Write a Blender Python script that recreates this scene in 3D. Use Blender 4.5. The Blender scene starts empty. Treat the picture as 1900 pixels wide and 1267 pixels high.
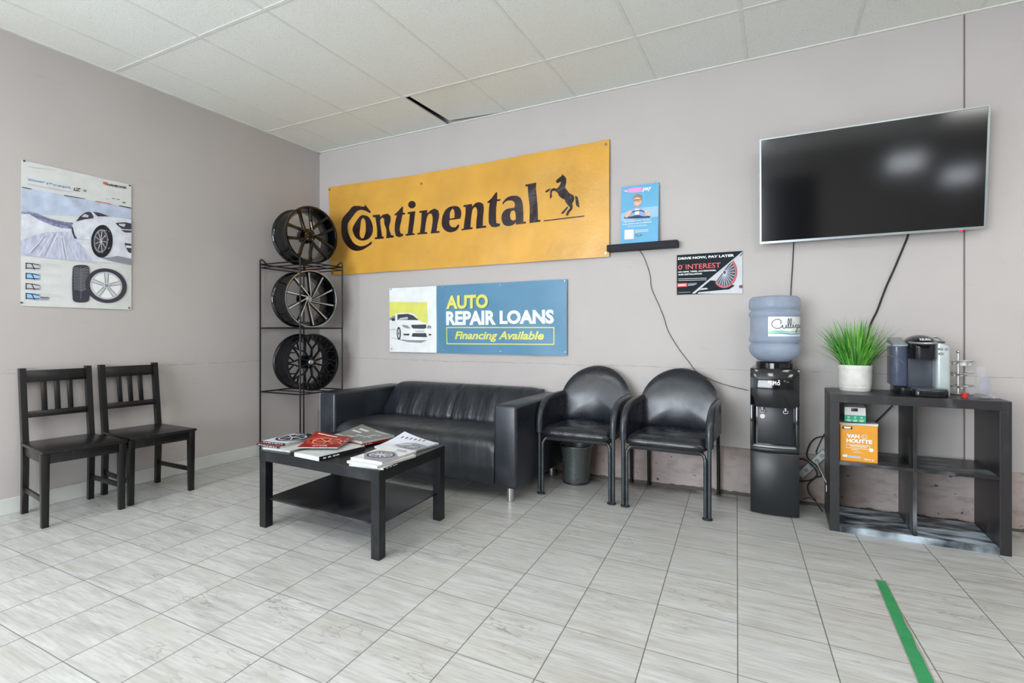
import bpy, bmesh, math, random
from mathutils import Vector, Matrix, noise
from mathutils.geometry import tessellate_polygon
import numpy as np
random.seed(7)
PI = math.pi
SC = bpy.context.scene
COL = SC.collection

# ---------------------------------------------------------------- camera
FPX, CXP, YH, CH = 972.0, 950.0, 618.0, 1.14          # focal length, axis, horizon (pixels of a 1900x1267 frame), eye height
YAW = math.radians(27.0)
CAMX, CAMY = 4.328, -4.013
cam = bpy.data.cameras.new('camera')
camo = bpy.data.objects.new('camera', cam); COL.objects.link(camo)
camo.location = (CAMX, CAMY, CH)
camo.rotation_euler = (PI/2, 0, YAW)
cam.sensor_width = 36.0
cam.lens = FPX/1900*36
cam.shift_y = -(633.5-YH)/1900
cam.clip_start = 0.05
SC.camera = camo
# ---------------------------------------------------------------- exposure
SC.view_settings.view_transform = 'Standard'
SC.view_settings.look = 'None'
SC.view_settings.gamma = 1.0
SC.view_settings.exposure = -0.03
SC.view_settings.use_curve_mapping = False
# ---------------------------------------------------------------- world: overcast daylight outside
w = bpy.data.worlds.new('daylight'); SC.world = w; w.use_nodes = True
w.node_tree.nodes['Background'].inputs[0].default_value = (0.82, 0.9, 1.0, 1)
w.node_tree.nodes['Background'].inputs[1].default_value = 3.0
# ---------------------------------------------------------------- large lights (daylight at the windows, ceiling troffers, lamps added for the screen reflection)
def area(name, loc, rot, sx, sy, power, color=(1, 1, 1), spread=PI):
    l = bpy.data.lights.new(name, 'AREA'); l.shape = 'RECTANGLE'; l.size = sx; l.size_y = sy
    l.energy = power; l.color = color; l.spread = spread
    o = bpy.data.objects.new(name, l); COL.objects.link(o)
    o.location = loc; o.rotation_euler = rot
    return o
TROFFERS = [(5.35, -3.05), (2.25, -3.05), (3.8, -5.0), (0.9, -5.0), (6.6, -5.0), (7.2, -2.2)]
for i, (lx, ly) in enumerate(TROFFERS):
    area('troffer_light', (lx, ly, 3.02), (0, 0, 0), 0.58, 1.18, 12 if i == 1 else 21, (1.0, 0.99, 0.98))
area('window_daylight', (2.15, -7.85, 1.5), (math.radians(101), 0, 0), 3.3, 2.2, 350, (0.86, 0.93, 1.0))
area('added_reflection_light', (6.335, -7.93, 2.59), (PI/2, 0, 0), .5, .28, 2.2, (0.86, 0.93, 1.0))  # lamp added to put a bright patch in the television screen
area('added_reflection_light', (7.1, -7.93, 2.27), (PI/2, 0, 0), .44, .24, 1.7, (0.86, 0.93, 1.0))  # second added lamp, for the other bright patch in the screen
area('side_window_daylight', (0.12, -4.6, 1.35), (0, -PI/2, 0), 2.2, 1.7, 9, (0.55, 0.7, 1.0))

# ---------------------------------------------------------------- geometry helpers
_F = Vector((-math.sin(YAW), math.cos(YAW))); _R = Vector((math.cos(YAW), math.sin(YAW)))
def on_level(px, py, z=0.0):                 # photo pixel -> point on the level plane at height z
    d = FPX*(CH-z)/(py-YH); p = d*_F+(px-CXP)/FPX*d*_R
    return Vector((CAMX+p.x, CAMY+p.y, z))
def on_back(px, py, y=0.0):                  # photo pixel -> point on the plane parallel to the back wall
    r = _F+(px-CXP)/FPX*_R; t = (y-CAMY)/r.y
    return Vector((CAMX+t*r.x, y, CH-(py-YH)/FPX*t))
def on_left(px, py, x=0.0):
    r = _F+(px-CXP)/FPX*_R; t = (x-CAMX)/r.x
    return Vector((x, CAMY+t*r.y, CH-(py-YH)/FPX*t))

class MB:
    """collects shapes into one mesh; every face carries a material slot"""
    def __init__(s): s.v = []; s.f = []; s.m = []
    def add(s, vs, fs, mi=0, M=None):
        b = len(s.v)
        for p in vs:
            p = Vector(p); s.v.append(M @ p if M is not None else p)
        for q in fs: s.f.append([b+i for i in q]); s.m.append(mi)
    def bm(s, bm, mi=0, M=None):
        bm.verts.ensure_lookup_table()
        for i, v in enumerate(bm.verts): v.index = i
        s.add([v.co.copy() for v in bm.verts], [[v.index for v in f.verts] for f in bm.faces], mi, M)
        bm.free()
    def box(s, x0, x1, y0, y1, z0, z1, bev=0.0, mi=0, M=None, seg=2):
        bm = bmesh.new(); bmesh.ops.create_cube(bm, size=1.0)
        for v in bm.verts:
            v.co = Vector(((x0+x1)/2+v.co.x*(x1-x0), (y0+y1)/2+v.co.y*(y1-y0), (z0+z1)/2+v.co.z*(z1-z0)))
        if bev > 0: bmesh.ops.bevel(bm, geom=bm.edges[:], offset=bev, segments=seg, profile=0.5, affect='EDGES')
        s.bm(bm, mi, M)
    def hexa(s, b, t, mi=0, M=None, bev=0.0):          # 4 bottom corners, 4 top corners
        vs = list(b)+list(t)
        fs = [(3, 2, 1, 0), (4, 5, 6, 7), (0, 1, 5, 4), (1, 2, 6, 5), (2, 3, 7, 6), (3, 0, 4, 7)]
        if bev > 0:
            bm = bmesh.new(); bv = [bm.verts.new(p) for p in vs]
            for q in fs: bm.faces.new([bv[i] for i in q])
            bmesh.ops.bevel(bm, geom=bm.edges[:], offset=bev, segments=2, profile=0.5, affect='EDGES'); s.bm(bm, mi, M)
        else: s.add(vs, fs, mi, M)
    def beam(s, p0, p1, w0, h0, w1=None, h1=None, up=(0, 0, 1), mi=0, M=None, bev=0.0):
        w1 = w0 if w1 is None else w1; h1 = h0 if h1 is None else h1
        p0, p1 = Vector(p0), Vector(p1); d = (p1-p0).normalized(); up = Vector(up)
        sx = d.cross(up).normalized(); uz = sx.cross(d)
        c = lambda p, w_, h_: [p-sx*w_/2-uz*h_/2, p+sx*w_/2-uz*h_/2, p+sx*w_/2+uz*h_/2, p-sx*w_/2+uz*h_/2]
        s.hexa(c(p0, w0, h0), c(p1, w1, h1), mi, M, bev)
    def tube(s, pts, r, n=8, closed=False, mi=0, M=None, cap=True):
        pts = [Vector(p) for p in pts]; m = len(pts); rs = r if hasattr(r, '__len__') else [r]*m
        vs = []; fs = []; prev = None
        for i in range(m):
            a = pts[(i-1) % m] if (closed or i) else pts[i]; b = pts[(i+1) % m] if (closed or i < m-1) else pts[i]
            t = (b-a).normalized()
            if prev is None:
                u = t.cross(Vector((0, 0, 1)))
                if u.length < .1: u = t.cross(Vector((1, 0, 0)))
                u.normalize()
            else:
                u = (prev-t*prev.dot(t)).normalized()
            prev = u; v2 = t.cross(u)
            for k in range(n):
                a_ = 2*PI*k/n; vs.append(pts[i]+(u*math.cos(a_)+v2*math.sin(a_))*rs[i])
        for i in range(m if closed else m-1):
            for k in range(n):
                fs.append((i*n+k, i*n+(k+1) % n, ((i+1) % m)*n+(k+1) % n, ((i+1) % m)*n+k))
        if cap and not closed: fs.append(list(range(n))[::-1]); fs.append([(m-1)*n+k for k in range(n)])
        s.add(vs, fs, mi, M)
    def lathe(s, prof, n=32, mi=0, M=None, closed=False, a0=0, a1=2*PI):   # prof: (r, z); revolves about z
        full = abs(a1-a0-2*PI) < 1e-6; k_ = n if full else n+1
        vs = []; fs = []; m = len(prof)
        for k in range(k_):
            a = a0+(a1-a0)*k/n
            for r, z in prof: vs.append((r*math.cos(a), r*math.sin(a), z))
        for k in range(n):
            k2 = (k+1) % k_
            for i in range(m if closed else m-1):
                j = (i+1) % m; fs.append((k*m+i, k2*m+i, k2*m+j, k*m+j))
        s.add(vs, fs, mi, M)
    def cyl(s, x, y, z0, z1, r, n=20, r1=None, mi=0, M=None, bev=0.0):
        r1 = r if r1 is None else r1
        pr = [(0, z0), (r, z0), (r1, z1), (0, z1)] if not bev else [(0, z0), (r-bev, z0), (r, z0+bev), (r1, z1-bev), (r1-bev, z1), (0, z1)]
        T = Matrix.Translation((x, y, 0)); s.lathe(pr, n, mi, (M @ T) if M is not None else T)
    def rod(s, p0, p1, r, n=10, mi=0, M=None): s.tube([p0, p1], r, n, mi=mi, M=M)
    def ball(s, c, r, n=12, mi=0, M=None, sc=(1, 1, 1)):
        bm = bmesh.new(); bmesh.ops.create_uvsphere(bm, u_segments=n, v_segments=max(6, n//2+2), radius=1)
        for v in bm.verts: v.co = Vector((c[0]+v.co.x*r*sc[0], c[1]+v.co.y*r*sc[1], c[2]+v.co.z*r*sc[2]))
        s.bm(bm, mi, M)
    def loft(s, prof, xs, fn=None, cap=True, mi=0, M=None, axis='x'):      # profile (y,z) swept along x
        vs = []; fs = []; m = len(prof)
        for x in xs:
            for i, (y, z) in enumerate(prof):
                vs.append(fn(x, i, y, z) if fn else (x, y, z))
        for k in range(len(xs)-1):
            for i in range(m):
                j = (i+1) % m; fs.append((k*m+i, k*m+j, (k+1)*m+j, (k+1)*m+i))
        if cap: fs.append(list(range(m))[::-1]); fs.append([(len(xs)-1)*m+i for i in range(m)])
        s.add(vs, fs, mi, M)

def sweep_bar(mb, pts, ws, hs, up, M=None, mi=0, bev=.25):
    """one bar with an eight-sided section swept through pts"""
    P = [Vector(p) for p in pts]; vs = []; fs = []; up = Vector(up)
    for i, p in enumerate(P):
        d = (P[min(i+1, len(P)-1)]-P[max(i-1, 0)]).normalized(); sx = d.cross(up).normalized(); uz = sx.cross(d); w_, h_ = ws[i]/2, hs[i]/2; k = 1-bev
        for a, b in ((-w_, -h_*k), (-w_*k, -h_), (w_*k, -h_), (w_, -h_*k), (w_, h_*k), (w_*k, h_), (-w_*k, h_), (-w_, h_*k)): vs.append(p+sx*a+uz*b)
    n = 8
    for i in range(len(P)-1):
        for k in range(n): fs.append((i*n+k, i*n+(k+1) % n, (i+1)*n+(k+1) % n, (i+1)*n+k))
    fs += [list(range(n))[::-1], [(len(P)-1)*n+k for k in range(n)]]; mb.add(vs, fs, mi, M)
def smooth_path(pts, k=6):
    P = [Vector(p) for p in pts]; out = []
    for i in range(len(P)-1):
        p0 = P[max(i-1, 0)]; p1 = P[i]; p2 = P[i+1]; p3 = P[min(i+2, len(P)-1)]
        for j in range(k):
            t = j/k
            out.append(0.5*((2*p1)+(p2-p0)*t+(2*p0-5*p1+4*p2-p3)*t*t+(3*p1-p0-3*p2+p3)*t*t*t))
    out.append(P[-1]); return out

def mesh_object(name, mb, mats, smooth=True, angle=35):
    me = bpy.data.meshes.new(name); me.from_pydata([tuple(v) for v in mb.v], [], mb.f)
    if not isinstance(mats, (list, tuple)): mats = [mats]
    for m in mats: me.materials.append(m)
    if len(mats) > 1: me.polygons.foreach_set('material_index', mb.m)
    me.validate(); me.update()
    bm = bmesh.new(); bm.from_mesh(me); bmesh.ops.recalc_face_normals(bm, faces=bm.faces); bm.to_mesh(me); bm.free()
    if smooth:
        me.shade_smooth(); me.set_sharp_from_angle(angle=math.radians(angle))
    o = bpy.data.objects.new(name, me); COL.objects.link(o); return o
def tag(o, label, cat, group=None, kind=None):
    if label: o['label'] = label
    if cat: o['category'] = cat
    if group: o['group'] = group
    if kind: o['kind'] = kind
    return o
def thing(name, label, cat, loc=(0, 0, 0), rz=0.0, group=None, rot=None):
    o = bpy.data.objects.new(name, None); COL.objects.link(o); o.empty_display_size = 0.1
    o.location = loc; o.rotation_euler = rot if rot is not None else (0, 0, rz)
    return tag(o, label, cat, group)
def part(name, mb, mats, parent, world=False, label=None, smooth=True, angle=35):
    if world:                                   # vertices given in room coordinates under an unrotated parent
        org = Vector(parent.location); q = parent.parent
        while q is not None: org = org+q.location; q = q.parent
        mb.v = [v-org for v in mb.v]
    o = mesh_object(name, mb, mats, smooth, angle); o.parent = parent
    if label: o['label'] = label
    return o
def copy_tree(o, parent=None):
    c = o.copy(); COL.objects.link(c)
    if parent is not None: c.parent = parent
    for ch in list(o.children): copy_tree(ch, c)
    return c
def structure(name, mb, mats, smooth=False):
    o = mesh_object(name, mb, mats, smooth); o['kind'] = 'structure'; return o

# ---------------------------------------------------------------- materials
def lin(c):
    return tuple(((x/255)/12.92 if x/255 <= .04045 else ((x/255+.055)/1.055)**2.4) for x in c)
def nodes(name):
    m = bpy.data.materials.new(name); m.use_nodes = True
    return m, m.node_tree.nodes, m.node_tree.links, m.node_tree.nodes['Principled BSDF']
def mat(name, rgb, rough=.5, metal=0.0, var=None, bump=None, spec=.5, coat=0, alpha=1, trans=0, ior=1.45, emit=0, scale3=(1, 1, 1)):
    """procedural: colour broken up by noise (var=(scale, amount)) and noise bump=(scale, strength)"""
    m, N, L, B = nodes(name)
    c = lin(rgb)
    B.inputs['Base Color'].default_value = (*c, 1); B.inputs['Roughness'].default_value = rough
    B.inputs['Metallic'].default_value = metal; B.inputs['Specular IOR Level'].default_value = spec
    B.inputs['Coat Weight'].default_value = coat; B.inputs['Alpha'].default_value = alpha
    B.inputs['Transmission Weight'].default_value = trans; B.inputs['IOR'].default_value = ior
    if emit:
        B.inputs['Emission Color'].default_value = (*c, 1); B.inputs['Emission Strength'].default_value = emit
    var = var or (9.0, .06)
    tc = N.new('ShaderNodeTexCoord'); mp = N.new('ShaderNodeMapping'); mp.inputs['Scale'].default_value = scale3
    L.new(tc.outputs['Object'], mp.inputs[0])
    n = N.new('ShaderNodeTexNoise'); n.inputs['Scale'].default_value = var[0]; n.inputs['Detail'].default_value = 5
    L.new(mp.outputs[0], n.inputs['Vector'])
    r = N.new('ShaderNodeValToRGB'); a = var[1]
    r.color_ramp.elements[0].position = .3; r.color_ramp.elements[1].position = .7
    r.color_ramp.elements[0].color = (*[x*(1-a) for x in c], 1); r.color_ramp.elements[1].color = (*[min(1, x*(1+a)) for x in c], 1)
    L.new(n.outputs['Fac'], r.inputs[0]); L.new(r.outputs[0], B.inputs['Base Color'])
    if bump:
        n2 = N.new('ShaderNodeTexNoise'); n2.inputs['Scale'].default_value = bump[0]; n2.inputs['Detail'].default_value = 4
        L.new(mp.outputs[0], n2.inputs['Vector'])
        b = N.new('ShaderNodeBump'); b.inputs['Strength'].default_value = bump[1]; b.inputs['Distance'].default_value = .01
        L.new(n2.outputs['Fac'], b.inputs['Height']); L.new(b.outputs[0], B.inputs['Normal'])
    return m
def math_node(N, L, op, a, b=None, c=None):
    n = N.new('ShaderNodeMath'); n.operation = op
    for i, x in enumerate((a, b, c)):
        if x is None: continue
        if isinstance(x, (int, float)): n.inputs[i].default_value = x
        else: L.new(x, n.inputs[i])
    return n.outputs[0]
def ramp(N, L, fac, stops):
    r = N.new('ShaderNodeValToRGB'); e = r.color_ramp.elements
    while len(e) < len(stops): e.new(.5)
    for i, (p, c) in enumerate(stops): e[i].position = p; e[i].color = (*c, 1) if len(c) == 3 else c
    L.new(fac, r.inputs[0]); return r.outputs[0]
def mixc(N, L, fac, a, b, mode='MIX'):
    n = N.new('ShaderNodeMix'); n.data_type = 'RGBA'; n.blend_type = mode
    for i, x in ((0, fac), (6, a), (7, b)):
        if isinstance(x, (int, float)): n.inputs[i].default_value = x
        elif isinstance(x, tuple): n.inputs[i].default_value = (*x, 1) if len(x) == 3 else x
        else: L.new(x, n.inputs[i])
    return n.outputs[2]
def noise_tex(N, L, vec, scale, detail=4, sc3=None, loc=None):
    if sc3 or loc:
        mp = N.new('ShaderNodeMapping')
        if sc3: mp.inputs['Scale'].default_value = sc3
        if loc: mp.inputs['Location'].default_value = loc
        L.new(vec, mp.inputs[0]); vec = mp.outputs[0]
    n = N.new('ShaderNodeTexNoise'); n.inputs['Scale'].default_value = scale; n.inputs['Detail'].default_value = detail
    L.new(vec, n.inputs['Vector']); return n.outputs['Fac']

def floor_material():
    m, N, L, B = nodes('floor_tile')
    tc = N.new('ShaderNodeTexCoord'); sp = N.new('ShaderNodeSeparateXYZ'); L.new(tc.outputs['Object'], sp.inputs[0])
    X, Y = sp.outputs[0], sp.outputs[1]
    u = math_node(N, L, 'DIVIDE', math_node(N, L, 'ADD', math_node(N, L, 'ADD', X, -2.087), math_node(N, L, 'MULTIPLY', math_node(N, L, 'ADD', Y, 2.73), .0664)), .3085)
    v = math_node(N, L, 'DIVIDE', math_node(N, L, 'ADD', math_node(N, L, 'ADD', Y, 2.437-.03), math_node(N, L, 'MULTIPLY', X, .01)), .336)
    def edge(t, wdt):
        fr = math_node(N, L, 'FRACT', t); d = math_node(N, L, 'ABSOLUTE', math_node(N, L, 'SUBTRACT', fr, .5))
        return math_node(N, L, 'GREATER_THAN', d, .5-wdt)
    gu, gv = edge(u, .0065), edge(v, .006)
    g = math_node(N, L, 'MAXIMUM', gu, math_node(N, L, 'MULTIPLY', gv, .8))
    cv = N.new('ShaderNodeCombineXYZ'); L.new(math_node(N, L, 'FLOOR', u), cv.inputs[0]); L.new(math_node(N, L, 'FLOOR', v), cv.inputs[1])
    wn = N.new('ShaderNodeTexWhiteNoise'); wn.noise_dimensions = '2D'; L.new(cv.outputs[0], wn.inputs['Vector'])
    off = N.new('ShaderNodeVectorMath'); off.operation = 'MULTIPLY_ADD'
    L.new(wn.outputs['Color'], off.inputs[0]); off.inputs[1].default_value = (3, 9, 5); L.new(tc.outputs['Object'], off.inputs[2])
    streak = noise_tex(N, L, off.outputs[0], 1.0, 6, (2.4, 26, 1))
    fine = noise_tex(N, L, off.outputs[0], 1.0, 8, (9, 90, 1))
    cloud = noise_tex(N, L, off.outputs[0], 1.0, 3, (2.2, 8, 1))
    vein = noise_tex(N, L, off.outputs[0], 1.0, 9, (3.5, 13, 1), (4, 1, 2))
    c1 = ramp(N, L, streak, [(.25, lin((150, 149, 143))), (.48, lin((184, 184, 181))), (.75, lin((200, 201, 200)))])
    c2 = mixc(N, L, .45, c1, ramp(N, L, fine, [(.3, lin((148, 146, 140))), (.65, lin((200, 201, 200)))]))
    c3 = mixc(N, L, math_node(N, L, 'MULTIPLY', ramp(N, L, cloud, [(.45, (0, 0, 0)), (.8, (1, 1, 1))]), .45), c2, lin((170, 165, 154)))
    vm = ramp(N, L, vein, [(.485, (0, 0, 0)), (.5, (1, 1, 1)), (.515, (0, 0, 0))])
    spk = ramp(N, L, noise_tex(N, L, off.outputs[0], 1.0, 3, (1.5, 3, 1), (9, 9, 9)), [(.5, (0, 0, 0)), (.68, (1, 1, 1))])
    c4 = mixc(N, L, math_node(N, L, 'MULTIPLY', math_node(N, L, 'MULTIPLY', vm, spk), .85), c3, lin((128, 124, 118)))
    c5 = mixc(N, L, math_node(N, L, 'MULTIPLY', math_node(N, L, 'SUBTRACT', wn.outputs['Value'], .5), .16), c4, lin((124, 122, 118)))
    # grime close to the back wall
    gr = noise_tex(N, L, tc.outputs['Object'], 6.0, 5)
    wall = math_node(N, L, 'MULTIPLY', math_node(N, L, 'SMOOTH_MIN', math_node(N, L, 'MULTIPLY', math_node(N, L, 'MAXIMUM', math_node(N, L, 'ADD', Y, .24), 0.0), 6.0), 1.0, .1), ramp(N, L, gr, [(.42, (0, 0, 0)), (.6, (1, 1, 1))]))
    c6 = mixc(N, L, math_node(N, L, 'MULTIPLY', wall, .8), c5, lin((84, 76, 56)))
    L.new(mixc(N, L, math_node(N, L, 'MULTIPLY', g, .85), c6, lin((72, 69, 63))), B.inputs['Base Color'])
    rr = math_node(N, L, 'ADD', math_node(N, L, 'MULTIPLY', fine, .25), .22)
    L.new(math_node(N, L, 'ADD', rr, math_node(N, L, 'MULTIPLY', g, .3)), B.inputs['Roughness'])
    b = N.new('ShaderNodeBump'); b.inputs['Strength'].default_value = .25; b.inputs['Distance'].default_value = .004
    L.new(math_node(N, L, 'SUBTRACT', math_node(N, L, 'MULTIPLY', fine, .12), g), b.inputs['Height']); L.new(b.outputs[0], B.inputs['Normal'])
    return m
def wall_material(name, base):
    m, N, L, B = nodes(name)
    tc = N.new('ShaderNodeTexCoord'); sp = N.new('ShaderNodeSeparateXYZ'); L.new(tc.outputs['Object'], sp.inputs[0])
    c = lin(base)
    n1 = noise_tex(N, L, tc.outputs['Object'], 1.3, 4); n2 = noise_tex(N, L, tc.outputs['Object'], 14, 6)
    c1 = ramp(N, L, n1, [(.3, tuple(x*.95 for x in c)), (.7, tuple(x*1.04 for x in c))])
    scuff = ramp(N, L, noise_tex(N, L, tc.outputs['Object'], 5, 8, (1, 1, 3)), [(.66, (0, 0, 0)), (.74, (1, 1, 1))])
    c2 = mixc(N, L, math_node(N, L, 'MULTIPLY', scuff, .12), c1, lin((120, 112, 108)))
    # the repaired joint that runs round the room at chair height
    wob = noise_tex(N, L, tc.outputs['Object'], 2.0, 3)
    zz = math_node(N, L, 'ADD', sp.outputs[2], math_node(N, L, 'MULTIPLY', math_node(N, L, 'SUBTRACT', wob, .5), .035))
    d = math_node(N, L, 'ABSOLUTE', math_node(N, L, 'SUBTRACT', zz, .885))
    ln = math_node(N, L, 'MULTIPLY', math_node(N, L, 'LESS_THAN', d, .003), ramp(N, L, n2, [(.35, (0, 0, 0)), (.6, (1, 1, 1))]))
    c3 = mixc(N, L, math_node(N, L, 'MULTIPLY', ln, .5), c2, lin((128, 118, 112)))
    L.new(c3, B.inputs['Base Color']); B.inputs['Roughness'].default_value = .55; B.inputs['Specular IOR Level'].default_value = .3
    b = N.new('ShaderNodeBump'); b.inputs['Strength'].default_value = .12; b.inputs['Distance'].default_value = .004
    L.new(math_node(N, L, 'SUBTRACT', n2, ln), b.inputs['Height']); L.new(b.outputs[0], B.inputs['Normal'])
    return m
def ceiling_material(name='ceiling_panel'):
    m, N, L, B = nodes(name)
    tc = N.new('ShaderNodeTexCoord')
    sp = noise_tex(N, L, tc.outputs['Object'], 150, 2); big = noise_tex(N, L, tc.outputs['Object'], 1.1, 2)
    c = ramp(N, L, sp, [(.30, lin((200, 201, 194))), (.40, lin((230, 232, 226))), (.7, lin((234, 236, 230)))])
    c = mixc(N, L, ramp(N, L, big, [(.45, (0, 0, 0)), (.8, (.5, .5, .5))]), c, lin((228, 225, 215)))
    L.new(c, B.inputs['Base Color']); B.inputs['Roughness'].default_value = .9; B.inputs['Specular IOR Level'].default_value = .1
    b = N.new('ShaderNodeBump'); b.inputs['Strength'].default_value = .3; b.inputs['Distance'].default_value = .003
    L.new(sp, b.inputs['Height']); L.new(b.outputs[0], B.inputs['Normal'])
    return m
def curb_material():
    m, N, L, B = nodes('dirty_curb')
    tc = N.new('ShaderNodeTexCoord'); sp = N.new('ShaderNodeSeparateXYZ'); L.new(tc.outputs['Object'], sp.inputs[0])
    a = noise_tex(N, L, tc.outputs['Object'], 2.3, 6); b_ = noise_tex(N, L, tc.outputs['Object'], 9, 8, (1, 1, 2.5)); d = noise_tex(N, L, tc.outputs['Object'], 22, 8, (1, 1, 2))
    c = ramp(N, L, a, [(.3, lin((134, 118, 110))), (.6, lin((170, 158, 154))), (.8, lin((178, 168, 164)))])
    c = mixc(N, L, math_node(N, L, 'MULTIPLY', ramp(N, L, b_, [(.5, (0, 0, 0)), (.72, (1, 1, 1))]), .5), c, lin((108, 92, 80)))
    c = mixc(N, L, ramp(N, L, d, [(.68, (0, 0, 0)), (.72, (1, 1, 1))]), c, lin((58, 46, 38)))
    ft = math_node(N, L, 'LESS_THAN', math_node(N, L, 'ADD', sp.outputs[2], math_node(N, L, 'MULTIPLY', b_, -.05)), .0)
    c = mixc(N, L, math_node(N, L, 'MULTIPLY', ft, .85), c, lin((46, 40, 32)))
    L.new(c, B.inputs['Base Color']); B.inputs['Roughness'].default_value = .7
    b = N.new('ShaderNodeBump'); b.inputs['Strength'].default_value = .5; b.inputs['Distance'].default_value = .006
    L.new(b_, b.inputs['Height']); L.new(b.outputs[0], B.inputs['Normal'])
    return m
def leather(name, sc3, strength=.5, rough=.36, base=(24, 26, 31)):
    m, N, L, B = nodes(name)
    tc = N.new('ShaderNodeTexCoord')
    fold = noise_tex(N, L, tc.outputs['Object'], 1.0, 3, sc3); fine = noise_tex(N, L, tc.outputs['Object'], 160, 3); wear = noise_tex(N, L, tc.outputs['Object'], 5, 8)
    c = lin(base)
    L.new(ramp(N, L, wear, [(.45, c), (.78, tuple(x*1.9+.004 for x in c))]), B.inputs['Base Color'])
    L.new(ramp(N, L, wear, [(.3, (rough-.06,)*3), (.8, (rough+.16,)*3)]), B.inputs['Roughness'])
    b = N.new('ShaderNodeBump'); b.inputs['Strength'].default_value = strength; b.inputs['Distance'].default_value = .03
    L.new(fold, b.inputs['Height'])
    b2 = N.new('ShaderNodeBump'); b2.inputs['Strength'].default_value = .08; b2.inputs['Distance'].default_value = .002
    L.new(fine, b2.inputs['Height']); L.new(b.outputs[0], b2.inputs['Normal']); L.new(b2.outputs[0], B.inputs['Normal'])
    return m
def scuffed(name, base, amount=.5, sc3=(3, 14, 3), rough=.42, dust=(150, 156, 162), lo=.5, hi=.75, spec=.5, g0=.38, g1=.6):
    m, N, L, B = nodes(name); B.inputs['Specular IOR Level'].default_value = spec
    tc = N.new('ShaderNodeTexCoord')
    a = noise_tex(N, L, tc.outputs['Object'], 1.0, 7, sc3); g = noise_tex(N, L, tc.outputs['Object'], 2.2, 3)
    f = math_node(N, L, 'MULTIPLY', math_node(N, L, 'MULTIPLY', ramp(N, L, a, [(lo, (0, 0, 0)), (hi, (1, 1, 1))]), ramp(N, L, g, [(g0, (0, 0, 0)), (g1, (1, 1, 1))])), amount)
    L.new(mixc(N, L, f, lin(base), lin(dust)), B.inputs['Base Color'])
    L.new(math_node(N, L, 'ADD', math_node(N, L, 'MULTIPLY', f, .3), rough), B.inputs['Roughness'])
    return m

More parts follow.
